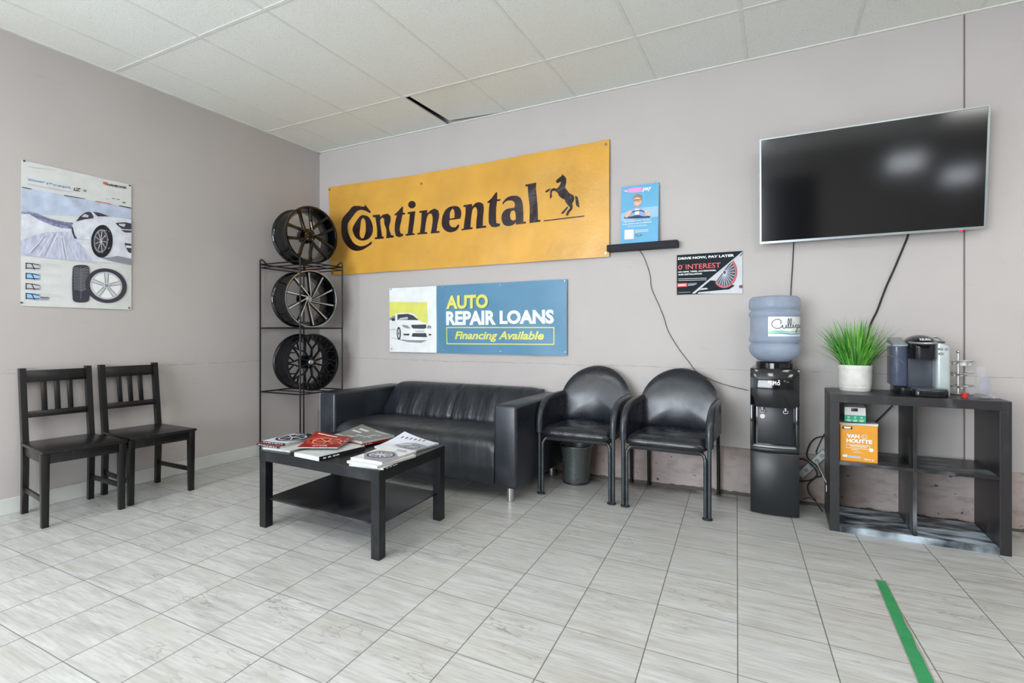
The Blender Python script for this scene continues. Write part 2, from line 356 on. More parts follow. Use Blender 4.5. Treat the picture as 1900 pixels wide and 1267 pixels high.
M = dict(
 floor=floor_material(), wall=wall_material('wall_paint', (183, 177, 174)), ceil=ceiling_material(),
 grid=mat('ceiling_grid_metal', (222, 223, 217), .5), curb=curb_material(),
 base=mat('baseboard_paint', (206, 208, 203), .45, var=(4, .05)), joint=mat('joint_shadow_gap', (120, 112, 108), .8),
 plenum=mat('plenum_dark', (60, 60, 56), .9), black_wood=scuffed('black_stained_wood', (12, 11, 13), .25, (30, 30, 6), .3, (110, 104, 100), .62, .72),
 table=scuffed('grey_black_laminate', (24, 26, 28), .12, (5, 5, 5), .34, spec=.28), shelf_in=scuffed('scuffed_black_laminate', (26, 25, 27), .7, (5, 13, 3), .34, lo=.44, hi=.66, g0=.36, g1=.55),
 shelf_out=scuffed('black_brown_laminate', (34, 33, 35), .35, (10, 10, 3), .36, (130, 130, 132), .55, .7),
 smear=scuffed('smeared_black_laminate', (26, 32, 36), 1.0, (5, 17, 4), .33, (176, 190, 200), .40, .62, g0=.28, g1=.46),
 tshelf=scuffed('black_fibre_shelf', (16, 15, 17), .2, (4, 4, 4), .3),
 leather=leather('black_leather', (2, 2, 2), .12, .33, (28, 32, 38)), leather_back=leather('creased_leather', (13, 1, 3.2), .6, .33, (28, 32, 38)), leather_seat=leather('seat_leather', (9, 3, 1), .4, .36, (36, 39, 43)),
 vinyl=leather('armchair_vinyl', (3, 3, 3), .15, .24, (26, 30, 38)), vinyl_seat=leather('armchair_seat_vinyl', (6, 8, 4), .55, .25, (26, 29, 34)),
 arm=mat('armrest_vinyl', (46, 50, 56), .28, var=(30, .3)), steel_dark=mat('dark_painted_steel', (74, 80, 84), .3, .75, var=(25, .2)),
 chrome=mat('brushed_steel', (190, 190, 188), .28, 1.0), wire=mat('black_wire', (20, 19, 21), .4, .3), rubber=mat('black_rubber', (22, 22, 24), .6),
 gloss=mat('gloss_black_alloy', (9, 9, 11), .09, .2, coat=.5), machined=mat('machined_alloy', (205, 203, 200), .22, 1.0, var=(40, .08)),
 semi=mat('satin_black_alloy', (20, 20, 23), .2, .4), cap=mat('silver_cap', (176, 176, 178), .25, .9),
 mesh=None, pw=mat('white_plastic', (214, 216, 214), .4), green=mat('green_tape', (52, 140, 88), .45, var=(14, .1)), tape_edge=mat('clear_tape_residue', (176, 164, 156), .35, alpha=.6),
 yellow=mat('yellow_vinyl', (210, 158, 66), .3, var=(2.2, .14), bump=(4.5, 1.0), spec=.5), ink=mat('dark_print', (40, 28, 32), .2, bump=(9, .6), var=(12, .25)),
 eyelet=mat('metal_eyelet', (150, 140, 120), .3, .9), white=mat('white_print', (226, 229, 228), .45), paper=mat('paper_white', (208, 210, 208), .5), sheetw=mat('magazine_paper', (186, 188, 187), .5, var=(60, .12)),
 blue=mat('blue_vinyl', (84, 132, 162), .38, var=(4, .06), bump=(3.5, .3)), lime=mat('lime_print', (214, 214, 104), .4), navy=mat('navy_print', (34, 44, 68), .4),
 gr1=mat('print_grey_light', (190, 192, 198), .45), gr2=mat('print_grey_mid', (138, 140, 150), .45), gr3=mat('print_grey_dark', (58, 58, 68), .45),
 sky=mat('print_snow_sky', (182, 194, 214), .4, var=(9, .22)), snow=mat('print_snow', (208, 212, 220), .4, var=(16, .14)), lav=mat('print_lavender', (184, 188, 208), .4, var=(24, .2), scale3=(1, 2.2, .7)),
 pine=mat('print_trees', (132, 134, 164), .45, var=(90, .6), scale3=(1, 2, .6)), hill=mat('print_hill', (186, 192, 208), .45, var=(30, .1)), blk=mat('print_black', (30, 30, 36), .35),
 lblue=mat('print_blue', (104, 140, 196), .4), orange=mat('print_orange', (206, 92, 52), .4), ice=mat('print_ice_blue', (150, 190, 226), .4),
 pay=mat('print_sky_blue', (100, 170, 208), .5, var=(9, .06)), pink=mat('print_pink', (226, 150, 206), .4), skin=mat('print_skin', (222, 178, 152), .45), shirt=mat('print_shirt', (136, 166, 214), .45), hair=mat('print_hair', (150, 128, 108), .5),
 sign=mat('print_charcoal', (30, 37, 42), .7, var=(5, .15), spec=.2), red=mat('print_red', (206, 52, 56), .35), dred=mat('print_dark_red', (120, 28, 34), .35),
 screen=mat('screen_glass', (4, 4, 7), .10, 0, spec=1.0), bezel=mat('silver_bezel', (164, 172, 174), .3, .7), led=mat('red_standby_led', (230, 40, 40), .3, emit=2),
 cooler=mat('cooler_gloss_black', (12, 13, 17), .1, 0, coat=.3), cooler_m=mat('cooler_satin_black', (30, 33, 35), .35), tray=mat('tray_silver', (150, 156, 162), .35, .5),
 water=None, pot=mat('white_ceramic_pot', (212, 210, 204), .6, var=(16, .1), bump=(18, .3)), soil=mat('soil', (60, 50, 38), .9, bump=(60, .8)),
 leaf=mat('grass_leaf', (112, 180, 72), .45, var=(14, .35), scale3=(1, 1, 1)), leaf2=mat('dark_grass_leaf', (66, 142, 52), .45, var=(14, .3)),
 cm_black=mat('coffee_maker_black', (18, 19, 22), .16), cm_silver=mat('coffee_maker_silver', (186, 196, 196), .35, .35), cm_grey=mat('coffee_maker_grey', (70, 74, 82), .3),
 tank=None, amber=mat('orange_carton', (214, 146, 42), .45), amber_side=mat('orange_carton_side', (176, 92, 28), .5), teal=mat('green_carton', (46, 150, 116), .45), card=mat('carton_white', (205, 205, 200), .5),
 cardbrown=mat('carton_brown', (96, 74, 56), .7), strip=mat('power_strip_grey', (176, 184, 178), .5), cord_white=mat('white_cord', (200, 200, 198), .5),
)
def clear(name, rgb, alpha, rough=.08):
    """thin clear plastic: a tinted gloss over a partly see-through skin"""
    m, N, L, B = nodes(name); B.inputs['Base Color'].default_value = (*lin(rgb), 1); B.inputs['Roughness'].default_value = rough
    tc = N.new('ShaderNodeTexCoord'); n = noise_tex(N, L, tc.outputs['Object'], 25, 3)
    L.new(ramp(N, L, n, [(.3, (alpha*.85,)*3), (.7, (min(1, alpha*1.15),)*3)]), B.inputs['Alpha'])
    return m
M['pine2'] = mat('print_dark_trees', (108, 110, 146), .5)
M['cup'] = clear('clear_cup_plastic', (232, 236, 244), .055); M['cupblue'] = clear('blue_tinted_plastic', (160, 180, 234), .12)
M['film'] = clear('clear_film', (210, 214, 220), .22, .05)
M['tank'] = clear('smoky_tank', (74, 84, 112), .62, .12)
def bottle_mat():
    m, N, L, B = nodes('blue_bottle_plastic')
    B.inputs['Base Color'].default_value = (*lin((178, 190, 208)), 1); B.inputs['Roughness'].default_value = .12
    B.inputs['Transmission Weight'].default_value = .45; B.inputs['IOR'].default_value = 1.2; B.inputs['Alpha'].default_value = .9
    tc = N.new('ShaderNodeTexCoord'); n = noise_tex(N, L, tc.outputs['Object'], 7, 3)
    L.new(ramp(N, L, n, [(.3, lin((166, 180, 202))), (.7, lin((190, 200, 216)))]), B.inputs['Base Color'])
    return m
M['water'] = bottle_mat()
def basket_mat():
    m, N, L, B = nodes('wire_mesh'); B.inputs['Base Color'].default_value = (*lin((92, 98, 96)), 1); B.inputs['Metallic'].default_value = .5; B.inputs['Roughness'].default_value = .4
    tc = N.new('ShaderNodeTexCoord'); v = N.new('ShaderNodeTexVoronoi'); v.inputs['Scale'].default_value = 230; L.new(tc.outputs['Object'], v.inputs['Vector'])
    L.new(ramp(N, L, v.outputs['Distance'], [(.28, (.2,)*3), (.40, (1, 1, 1))]), B.inputs['Alpha'])
    return m
M['mesh'] = basket_mat()

# ---------------------------------------------------------------- printing helpers
_fonts = {}
def font_mesh(body, bold=0.0, shear=0.0):
    k = (body, bold, shear)
    if k in _fonts: return _fonts[k]
    cu = bpy.data.curves.new('txt', 'FONT'); cu.body = body; cu.offset = bold; cu.shear = shear; cu.resolution_u = 3; cu.fill_mode = 'BOTH'
    o = bpy.data.objects.new('txt', cu); COL.objects.link(o)
    dg = bpy.context.evaluated_depsgraph_get(); me = bpy.data.meshes.new_from_object(o.evaluated_get(dg))
    vs = [(v.co.x, v.co.y) for v in me.vertices]; fs = [list(p.vertices) for p in me.polygons]
    bpy.data.objects.remove(o); bpy.data.curves.remove(cu); bpy.data.meshes.remove(me)
    xs = [a for a, b in vs]; ys = [b for a, b in vs]; x0, x1, y0, y1 = min(xs), max(xs), min(ys), max(ys)
    vs = [((a-x0)/(x1-x0), (b-y0)/(y1-y0)) for a, b in vs]
    _fonts[k] = (vs, fs); return vs, fs
class Print:
    """flat printing on a surface: 2-D shapes in (u,v) pushed onto the surface by fn(u,v,height above it)"""
    def __init__(s, fn, lift=.0006, grid=0): s.fn = fn; s.lift = lift; s.grid = grid; s.sets = {}
    def _put(s, key, pts, faces, m, layer):
        mb, ms = s.sets.setdefault(key, (MB(), []))
        if m not in ms: ms.append(m)
        if s.grid:
            bm = bmesh.new(); bv = [bm.verts.new((a, b, 0)) for a, b in pts]
            for q in faces:
                try: bm.faces.new([bv[i] for i in q])
                except ValueError: pass
            us = [p[0] for p in pts]; vs = [p[1] for p in pts]
            for ax, lo, hi in ((0, min(us), max(us)), (1, min(vs), max(vs))):
                t = math.ceil(lo/s.grid)*s.grid
                while t < hi:
                    co = (t, 0, 0) if ax == 0 else (0, t, 0); no = (1, 0, 0) if ax == 0 else (0, 1, 0)
                    bmesh.ops.bisect_plane(bm, geom=bm.verts[:]+bm.edges[:]+bm.faces[:], plane_co=co, plane_no=no); t += s.grid
            bm.verts.ensure_lookup_table()
            for i, v in enumerate(bm.verts): v.index = i
            pts = [(v.co.x, v.co.y) for v in bm.verts]; faces = [[v.index for v in f.verts] for f in bm.faces]; bm.free()
        mb.add([s.fn(a, b, s.lift*layer) for a, b in pts], faces, ms.index(m))
    def poly(s, pts, m, layer=1, holes=(), key='picture'):
        loops = [[Vector((a, b, 0)) for a, b in pts]]+[[Vector((a, b, 0)) for a, b in h] for h in holes]
        tr = tessellate_polygon(loops); flat = [(p.x, p.y) for l in loops for p in l]
        s._put(key, flat, [list(t) for t in tr], m, layer)
    def rect(s, u0, u1, v0, v1, m, layer=1, key='picture'): s.poly([(u0, v0), (u1, v0), (u1, v1), (u0, v1)], m, layer, key=key)
    def oval(s, cu, cv, ru, rv, m, layer=1, a=0, n=28, hole=None, key='picture', a0=0, a1=2*PI):
        def ring(k): return [(cu+k*(ru*math.cos(t)*math.cos(a)-rv*math.sin(t)*math.sin(a)), cv+k*(ru*math.cos(t)*math.sin(a)+rv*math.sin(t)*math.cos(a))) for t in (a0+(a1-a0)*i/n for i in range(n+1))]
        o = ring(1.0)
        if hole:
            i_ = ring(hole)
            s._put(key, o+i_, [[k, k+1, n+1+k+1, n+1+k] for k in range(n)], m, layer)
        else: s._put(key, o, [list(range(len(o)-(1 if a1-a0 > 6.2 else 0)))], m, layer)
    def line(s, pts, wd, m, layer=1, key='picture'):
        P = [Vector(p) for p in pts]; L_ = []; R_ = []
        for i, p in enumerate(P):
            t = (P[min(i+1, len(P)-1)]-P[max(i-1, 0)]).normalized(); n = Vector((-t.y, t.x))*wd/2
            L_.append((p+n)[:]); R_.append((p-n)[:])
        k = len(P); s._put(key, L_+R_, [[i, i+1, k+i+1, k+i] for i in range(k-1)], m, layer)
    def text(s, body, u0, u1, v0, v1, m, layer=2, bold=0.0, shear=0.0, dv=0.0, key='lettering', holes=False):
        vs, fs = font_mesh(body, bold, shear)
        s._put(key, [(u0+a*(u1-u0), v0+b*(v1-v0)+a*dv) for a, b in vs], fs, m, layer)
    def build(s, parent):
        for key, (mb, ms) in s.sets.items(): part(key, mb, ms, parent, world=True, smooth=False)
def sheet(fn, u0, u1, v0, v1, nu, nv, th=.0012):
    mb = MB(); vs = []
    for h in (0, -th):
        for j in range(nv+1):
            for i in range(nu+1): vs.append(fn(u0+(u1-u0)*i/nu, v0+(v1-v0)*j/nv, h))
    n = (nu+1)*(nv+1); fs = []
    for j in range(nv):
        for i in range(nu):
            a = j*(nu+1)+i; q = [a, a+1, a+nu+2, a+nu+1]; fs.append(q); fs.append([n+k for k in q][::-1])
    b = [i for i in range(nu+1)]+[j*(nu+1)+nu for j in range(1, nv+1)]+[nv*(nu+1)+i for i in range(nu-1, -1, -1)]+[j*(nu+1) for j in range(nv-1, 0, -1)]
    for k in range(len(b)):
        a, c = b[k], b[(k+1) % len(b)]; fs.append([a, n+a, n+c, c])
    mb.add(vs, fs); return mb

exec_order = []
# ================================================================ THE SETTING
CZ = 3.045
XR, YF = 8.0, -8.0
mb = MB(); mb.box(-.15, XR+.15, YF-.15, .15, -.1, 0); structure('floor', mb, M['floor'])
mb = MB(); mb.box(-.15, XR+.15, 0, .15, 0, CZ+.35); structure('wall_back', mb, M['wall'])
mb = MB()
mb.box(-.15, 0, -3.65, 0, 0, CZ+.35); mb.box(-.15, 0, YF, -5.55, 0, CZ+.35); mb.box(-.15, 0, -5.55, -3.65, 0, .2); mb.box(-.15, 0, -5.55, -3.65, 2.5, CZ+.35)
structure('wall_left', mb, M['wall'])
mb = MB(); mb.box(XR, XR+.15, YF, 0, 0, CZ+.35); structure('wall_right', mb, M['wall'])
mb = MB()
holes = [(.4, 3.9, .4, 2.7), (3.95, 5.0, 0, 2.6), (6.05, 6.62, 2.42, 2.76), (6.85, 7.35, 2.12, 2.42)]
gx = sorted({-.15, XR+.15}.union(*[{h[0], h[1]} for h in holes])); gz_ = sorted({0, CZ+.35}.union(*[{h[2], h[3]} for h in holes]))
for i in range(len(gx)-1):
    for j in range(len(gz_)-1):
        cx_, cz_ = (gx[i]+gx[i+1])/2, (gz_[j]+gz_[j+1])/2
        if any(h[0] < cx_ < h[1] and h[2] < cz_ < h[3] for h in holes): continue
        mb.box(gx[i], gx[i+1], YF-.15, YF, gz_[j], gz_[j+1])
M['dim'] = mat('grey_wall_paint', (178, 174, 172), .7)
structure('wall_front', mb, M['dim'])
def window(name, axis, c, a0, a1, z0, z1, n):
    mb = MB(); f = .05
    def bx(u0, u1, w0, w1, mi=0, t=.03):
        if axis == 'y': mb.box(u0, u1, c-t, c+t, w0, w1, mi=mi)
        else: mb.box(c-t, c+t, u0, u1, w0, w1, mi=mi)
    bx(a0, a1, z0, z0+f); bx(a0, a1, z1-f, z1)
    for i in range(n+1):
        u = a0+(a1-a0-f)*i/n; bx(u, u+f, z0+f, z1-f)
    o = structure(name, mb, [M['gr3']]); g = MB()
    mb = g; bx(a0+f, a1-f, z0+f, z1-f, t=.004); p = mesh_object('pane', mb, clear('window_glass', (225, 235, 240), .12, .02), False); p.parent = o
window('window_1', 'y', YF-.05, .4, 3.9, .4, 2.7, 3)
window('added_bright_opening_1', 'y', YF-.05, 6.05, 6.62, 2.42, 2.76, 1)  # unseen opening, added as a bright rectangle for the television to reflect
window('added_bright_opening_2', 'y', YF-.05, 6.85, 7.35, 2.12, 2.42, 1)  # unseen opening, added as the second reflected rectangle
mb = MB(); mb.box(3.95, 5.0, YF-.10, YF-.05, 0, 2.6, .004); structure('added_dark_panel', mb, M['rubber'])  # unseen black panel, added to darken the left of the screen reflection
window('window_2', 'x', -.05, -5.55, -3.65, .2, 2.5, 2)
# ceiling: one run of panels with the loose panel's cell left open
xs = [0, .375, 1.0, 1.623, 2.243, 2.87, 3.5, 4.125, 4.76, 5.385, 6.01, 6.63, 7.26, 8.0]
ys = [0, -.645, -1.925, -3.2, -4.45, -5.7, -6.95, -8.0]
mb = MB()
for i in range(len(xs)-1):
    for j in range(len(ys)-1):
        if i == 3 and j == 0: continue
        mb.box(xs[i], xs[i+1], ys[j+1], ys[j], CZ, CZ+.016)
structure('ceiling', mb, M['ceil'])
mb = MB(); mb.box(-.15, XR+.15, YF-.15, .15, CZ+.35, CZ+.4); structure('ceiling', mb, M['plenum'])
mb = MB()
for x in xs[1:-1]: mb.box(x-.011, x+.011, YF, 0, CZ-.002, CZ+.004)
for y in ys[1:-1]: mb.box(0, XR, y-.011, y+.011, CZ-.0024, CZ+.0035)
structure('trim_1', mb, M['grid'])
mb = MB(); mb.box(0, XR, -.022, 0, CZ-.006, CZ+.001); mb.box(0, .022, YF, 0, CZ-.006, CZ+.001); structure('trim_2', mb, M['grid'])
t = thing('ceiling_tile', 'loose white ceiling panel slipped askew, leaving a dark gap above the yellow banner', 'ceiling tile', (1.95, -.33, CZ))
mb = MB(); mb.hexa([(-.275, -.30, .002), (.28, -.30, .002), (.28, .312, .002), (-.275, .275, .016)], [(-.275, -.30, .018), (.28, -.30, .018), (.28, .312, .018), (-.275, .275, .032)])
part('panel', mb, M['ceil'], t, smooth=False)
mb = MB(); mb.box(5.310, 5.318, -.003, 0, 0, CZ-.006); structure('trim_3', mb, M['joint'])
mb = MB(); mb.box(0, .014, YF+.01, 0, 0, .1, .003); structure('baseboard_left', mb, M['base'])
# low concrete curb at the foot of the back wall
mb = MB(); n = 160; vs = []; fs = []
for i in range(n+1):
    x = .014+(XR-.014)*i/n; h = .335+.006*noise.noise(Vector((x*5, 0, 0)))+.01*noise.noise(Vector((x*1.3, 3, 0)))
    vs += [(x, -.016, 0), (x, -.015, h-.006), (x, -.008, h), (x, 0, h+.003)]
for i in range(n):
    for k in range(3): a = i*4+k; fs.append((a, a+4, a+5, a+1))
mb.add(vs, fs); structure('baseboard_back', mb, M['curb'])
for i, (lx, ly) in enumerate(TROFFERS):
    t = thing('ceiling_light', ['recessed ceiling troffer nearest the television', 'recessed ceiling troffer above the open floor left of the camera', 'recessed ceiling troffer in the middle, behind the camera', 'recessed ceiling troffer by the side window', 'recessed ceiling troffer behind the camera, far right', 'recessed ceiling troffer right of the cube shelf'][i], 'ceiling light', (lx, ly, CZ), group='recessed ceiling troffers')
    mb = MB()
    for a in ((-.31, -.29, -.61, .61), (.29, .31, -.61, .61), (-.31, .31, -.61, -.59), (-.31, .31, .59, .61)): mb.box(*a, -.012, -.001)
    part('frame', mb, M['grid'], t, smooth=False)
    mb = MB(); mb.box(-.29, .29, -.59, .59, -.006, -.001); part('diffuser', mb, mat('diffuser_panel', (250, 248, 244), .4, emit=3.0) if not i else bpy.data.materials['diffuser_panel'], t, smooth=False)
# floor tape
t = thing('floor_tape', 'green strip of marking tape stuck on the tiled floor', 'tape', (4.75, -1.09, 0))
mb = MB(); vs = []; fs = []; n = 26
for i in range(n+1):
    k = i/n; y = -1.093-1.35*k; xl = 4.727+.012*k+.002*noise.noise(Vector((0, i*.9, 0))); xr = 4.765+.024*k+.006*noise.noise(Vector((3, i*.6, 0)))-(.004 if i == 0 else 0)
    vs += [(xl, y, .0012), (xr, y, .0012)]
for i in range(n): fs.append((2*i, 2*i+1, 2*i+3, 2*i+2))
mb.add(vs, fs); part('strip', mb, M['green'], t, world=True, smooth=False)
mb = MB(); mb.add([(4.722, -1.084, .0006), (4.768, -1.084, .0006), (4.80, -2.44, .0006), (4.735, -2.44, .0006)], [(0, 1, 2, 3)])
part('clear_overlay', mb, M['tape_edge'], t, world=True, smooth=False, label='clear tape layer peeking out along the edge')

# ================================================================ LETTERED BANNER
def wave1(x, z):
    k = (x-.15)/3.0; kk = max(0, min(1, k))
    return .006*math.sin(x*3.1+z*1.4)+.004*math.sin(x*7.3-z*5)+.005*math.exp(-((x-.35+(z-1.75)*.25)/.06)**2)+.003*noise.noise(Vector((x*3, z*5, 0)))
def fn_b1(u, v, h):
    sag = .022*math.sin(PI*max(0, min(1, (u-.16)/2.99)))*max(0, (v-1.75)/.9)
    return (u, -.026-h+wave1(u, v), v-sag)
t = thing('tire_banner', 'long yellow vinyl banner with big dark lettering and a rearing horse emblem', 'banner', (1.65, 0, 1.735))
b1 = lambda u, v, h: fn_b1(u+.05*(1-(u-.15)/3)*max(0, (2.65-v)/.91), v, h)
part('sheet', sheet(b1, .148, 3.148, 1.737, 2.655, 90, 30), M['yellow'], t, world=True, angle=80)
pr = Print(lambda u, v, h: fn_b1(u, v, h), lift=.0016, grid=.06)
def T1(q): return [tuple(on_back(600+a/6.786, 360+b/6.786)[i] for i in (0, 2)) for a, b in q]
def T2(q): return [tuple(on_back(860+a/7.6, 310+b/7.6)[i] for i in (0, 2)) for a, b in q]
def rnd(q, k=3):                              # soften a traced outline
    P = [Vector(p) for p in q]; out = []; n = len(P)
    for i in range(n):
        p0, p1, p2, p3 = P[i-1], P[i], P[(i+1) % n], P[(i+2) % n]
        a1 = (p1-p0).angle(p2-p1, 0); a2 = (p2-p1).angle(p3-p2, 0)
        t1 = (p2-p0)*.5 if a1 < .8 else (p2-p1); t2 = (p3-p1)*.5 if a2 < .8 else (p2-p1)
        l = (p2-p1).length
        t1 = t1.normalized()*l; t2 = t2.normalized()*l
        for j in range(k):
            s_ = j/k; h1 = 2*s_**3-3*s_**2+1; h2 = s_**3-2*s_**2+s_; h3 = -2*s_**3+3*s_**2; h4 = s_**3-s_**2
            out.append((p1*h1+t1*h2+p2*h3+t2*h4)[:])
    return out
G1 = [
 ([(555,130),(625,220),(615,240),(560,210),(500,200),(450,225),(400,290),(350,360),(338,400),(345,480),(375,560),(420,625),(490,658),(560,645),(600,620),(637,592),(632,630),(560,680),(500,710),(440,718),(380,700),(310,630),(270,550),(258,440),(262,340),(290,285),(350,220),(390,170),(430,150),(550,158)], []),
 ([(530,265),(590,280),(630,340),(650,420),(640,500),(600,560),(540,585),(480,580),(430,540),(402,470),(402,430),(430,370),(470,310),(500,275)], [[(530,300),(555,330),(562,400),(558,480),(535,555),(510,560),(490,530),(488,480),(498,400),(508,330)]]),
 ([(648,262),(735,252),(740,285),(770,255),(830,240),(865,270),(868,330),(850,420),(880,515),(913,520),(910,545),(815,555),(820,520),(815,440),(790,370),(785,310),(765,290),(740,320),(748,420),(765,535),(785,535),(785,560),(675,568),(672,545),(700,540),(700,430),(680,290),(650,288)], []),
 ([(1020,143),(1022,228),(1050,228),(1048,248),(1015,252),(1000,340),(985,440),(1000,495),(1030,498),(1028,525),(980,540),(940,525),(922,460),(925,350),(945,260),(915,262),(915,248),(960,205),(1010,148)], []),
 ([(1080,220),(1180,205),(1165,330),(1145,490),(1172,490),(1170,510),(1062,523),(1060,500),(1085,495),(1095,400),(1110,240),(1082,243)], []),
 ([(1135+48*math.cos(i*PI/8), 122+48*math.sin(i*PI/8)) for i in range(16)], []),
 ([(1230,205),(1328,190),(1330,235),(1370,195),(1420,170),(1465,195),(1475,260),(1455,360),(1440,460),(1478,458),(1478,480),(1368,492),(1385,400),(1395,300),(1385,240),(1355,235),(1330,270),(1310,360),(1295,475),(1327,472),(1325,495),(1205,505),(1205,488),(1235,480),(1250,370),(1260,225),(1232,228)], []),
 ([(1650,138),(1710,145),(1745,190),(1750,250),(1740,300),(1600,318),(1605,380),(1640,410),(1680,410),(1710,375),(1725,378),(1722,410),(1690,450),(1620,475),(1560,460),(1515,410),(1505,340),(1525,240),(1575,165)], [[(1640,168),(1662,200),(1665,290),(1605,300),(1608,220)]])]
G2 = [
 ([(15,522),(138,505),(142,545),(190,495),(250,483),(300,510),(310,580),(300,700),(295,825),(347,822),(343,850),(200,865),(205,740),(215,640),(205,570),(180,550),(150,580),(130,680),(118,845),(150,842),(150,868),(-11,886),(-11,865),(20,860),(30,760),(45,640),(45,548),(18,550)], []),
 ([(500,345),(502,450),(550,445),(545,468),(500,475),(490,560),(485,700),(490,790),(540,795),(538,825),(480,845),(420,838),(385,790),(380,700),(385,570),(395,495),(362,497),(362,480),(420,430),(480,350)], []),
 ([(575,505),(610,455),(660,415),(730,400),(800,410),(845,460),(862,560),(868,770),(903,768),(902,795),(762,810),(760,780),(720,815),(660,830),(600,815),(567,760),(562,700),(580,640),(630,590),(740,570),(750,530),(740,490),(710,470),(650,470),(600,500),(590,528)], [[(735,605),(755,640),(760,735),(725,755),(690,735),(680,680),(695,620)]]),
 ([(898,245),(1050,215),(1045,300),(1055,420),(1065,560),(1070,745),(1108,745),(1105,772),(950,790),(955,560),(940,420),(930,265),(900,272)], [])]
H2 = [[(1150,753),(1725,691),(1725,707),(1150,769)],
 [(1405,100),(1430,120),(1460,155),(1468,200),(1460,250),(1450,290),(1480,330),(1510,370),(1555,395),(1580,430),(1575,480),(1555,520),(1562,575),(1540,620),(1510,650),(1500,688),(1462,690),(1480,640),(1510,600),(1525,580),(1490,540),(1460,500),(1450,465),(1400,440),(1365,405),(1340,360),(1300,335),(1270,340),(1262,380),(1268,410),(1245,448),(1238,430),(1240,350),(1255,315),(1290,298),(1335,305),(1370,265),(1395,210),(1370,215),(1345,228),(1325,215),(1325,190),(1365,150),(1400,125)],
 [(1168,350),(1195,320),(1255,298),(1215,345),(1195,355)], [(1482,562),(1498,575),(1430,660),(1398,665),(1410,640)], [(1592,408),(1630,430),(1645,500),(1658,582),(1610,555),(1600,480)]]
for o_, h_ in G1: pr.poly(T1(rnd(o_)), M['ink'], 1, [T1(rnd(h)) for h in h_], key='lettering')
for o_, h_ in G2: pr.poly(T2(rnd(o_)), M['ink'], 1, [T2(rnd(h)) for h in h_], key='lettering')
for i, q in enumerate(H2): pr.poly(T2(q if i == 0 else rnd(q)), M['ink'], 1, key='horse_emblem')
pr.build(t)
for u, v in ((.17, 2.63), (3.12, 2.62), (3.12, 1.765), (.215, 1.76), (1.34, 2.56)):
    mb = MB(); p = Vector(fn_b1(u, v, .001)); mb.lathe([(.004, 0), (.004, .003), (.011, .003), (.011, 0)], 14, M=Matrix.Translation(p) @ Matrix.Rotation(PI/2, 4, 'X'))
    part('eyelet', mb, M['eyelet'], t, world=True)

# ================================================================ BLUE LOAN BANNER
def fn_b2(u, v, h):
    return (u, -.020-h+.004*math.sin(u*4+1)+.003*math.sin(u*11+v*9)+.004*math.exp(-((u-1.52)/.05)**2), v)
t = thing('loan_banner', 'blue and white vinyl banner reading Auto Repair Loans with a white car', 'banner', (1.88, 0, .96))
u0, u1, v0, v1 = .96, 2.795, .957, 1.578
part('sheet', sheet(fn_b2, u0, u1, v0, v1, 60, 16), M['blue'], t, world=True, angle=80)
pr = Print(fn_b2, lift=.0009, grid=.08)
def T3(q): return [tuple(on_back(700+a/5, 500+b/5)[i] for i in (0, 2)) for a, b in q]
us = T3([(558, 400)])[0][0]
pr.rect(u0+.002, us, v0+.002, v1-.002, M['white'], 1)
pr.poly(T3([(130,300),(475,305),(478,505),(130,505)]), M['lime'], 2)
pr.poly(T3([(130,628),(190,640),(300,655),(470,655),(500,645),(420,680),(300,672),(170,640)]), M['gr2'], 2)
pr.poly(T3(rnd([(132,470),(165,430),(200,410),(300,403),(345,410),(385,450),(405,475),(470,500),(500,520),(515,560),(517,610),(505,640),(430,640),(330,632),(240,650),(190,620),(132,620)])), M['white'], 3)
pr.poly(T3([(205,418),(300,411),(345,425),(400,470),(205,468)]), M['gr3'], 4)
pr.poly(T3([(232,450),(300,440),(300,462),(212,466)]), M['gr1'], 5)
pr.poly(T3([(132,455),(165,432),(185,425),(185,470),(132,470)]), M['gr2'], 4)
pr.poly(T3([(150,455),(180,450),(185,475),(155,478)]), M['gr3'], 5)
pr.poly(T3([(332,513),(465,510),(468,540),(450,550),(350,548),(335,535)]), M['gr3'], 4)
pr.poly(T3([(248,512),(300,520),(325,548),(290,545),(255,530)]), M['gr2'], 4); pr.poly(T3([(478,518),(508,520),(512,545),(472,548)]), M['gr2'], 4)
pr.poly(T3([(368,565),(450,565),(450,583),(368,583)]), M['gr1'], 4)
pr.poly(T3([(345,590),(465,590),(475,628),(335,622)]), M['gr3'], 4); pr.poly(T3([(258,595),(318,595),(312,612),(262,610)]), M['gr3'], 4); pr.poly(T3([(488,597),(512,597),(510,612),(490,612)]), M['gr3'], 4)
c = T3([(217, 592)])[0]; pr.oval(c[0], c[1], .026, .062, M['gr3'], 4); pr.oval(c[0], c[1], .015, .042, M['gr1'], 5); pr.oval(c[0], c[1], .006, .014, M['gr3'], 6)
pr.line(T3([(132,560),(180,555),(195,560)]), .004, M['gr2'], 4)
def tb(pr, T, body, a, b, m, **k):             # a = lower-left, b = upper-right, traced positions
    p, q = T([a, b]); pr.text(body, p[0], q[0], p[1], q[1], m, **k)
for dl, m_ in ((-1, 'navy'), (0, 'lime')): tb(pr, T3, 'AUTO', (650-dl*5, 370-dl*3), (1040-dl*5, 228-dl*3), M[m_], layer=2+dl, bold=.045)
tb(pr, T3, 'REPAIR', (650, 517), (1112, 378), M['white'], layer=2, bold=.045); tb(pr, T3, 'LOANS', (1148, 508), (1650, 370), M['white'], layer=2, bold=.045)
tb(pr, T3, 'Financing Available', (730, 668), (1556, 572), M['lime'], layer=2, bold=.03, shear=.25)
for a, b in (((652, 538), (1650, 538)), ((652, 688), (1650, 694)), ((654, 538), (656, 688)), ((1648, 536), (1648, 692))): pr.line(T3([a, b]), .009, M['lime'], 2)
pr.build(t)
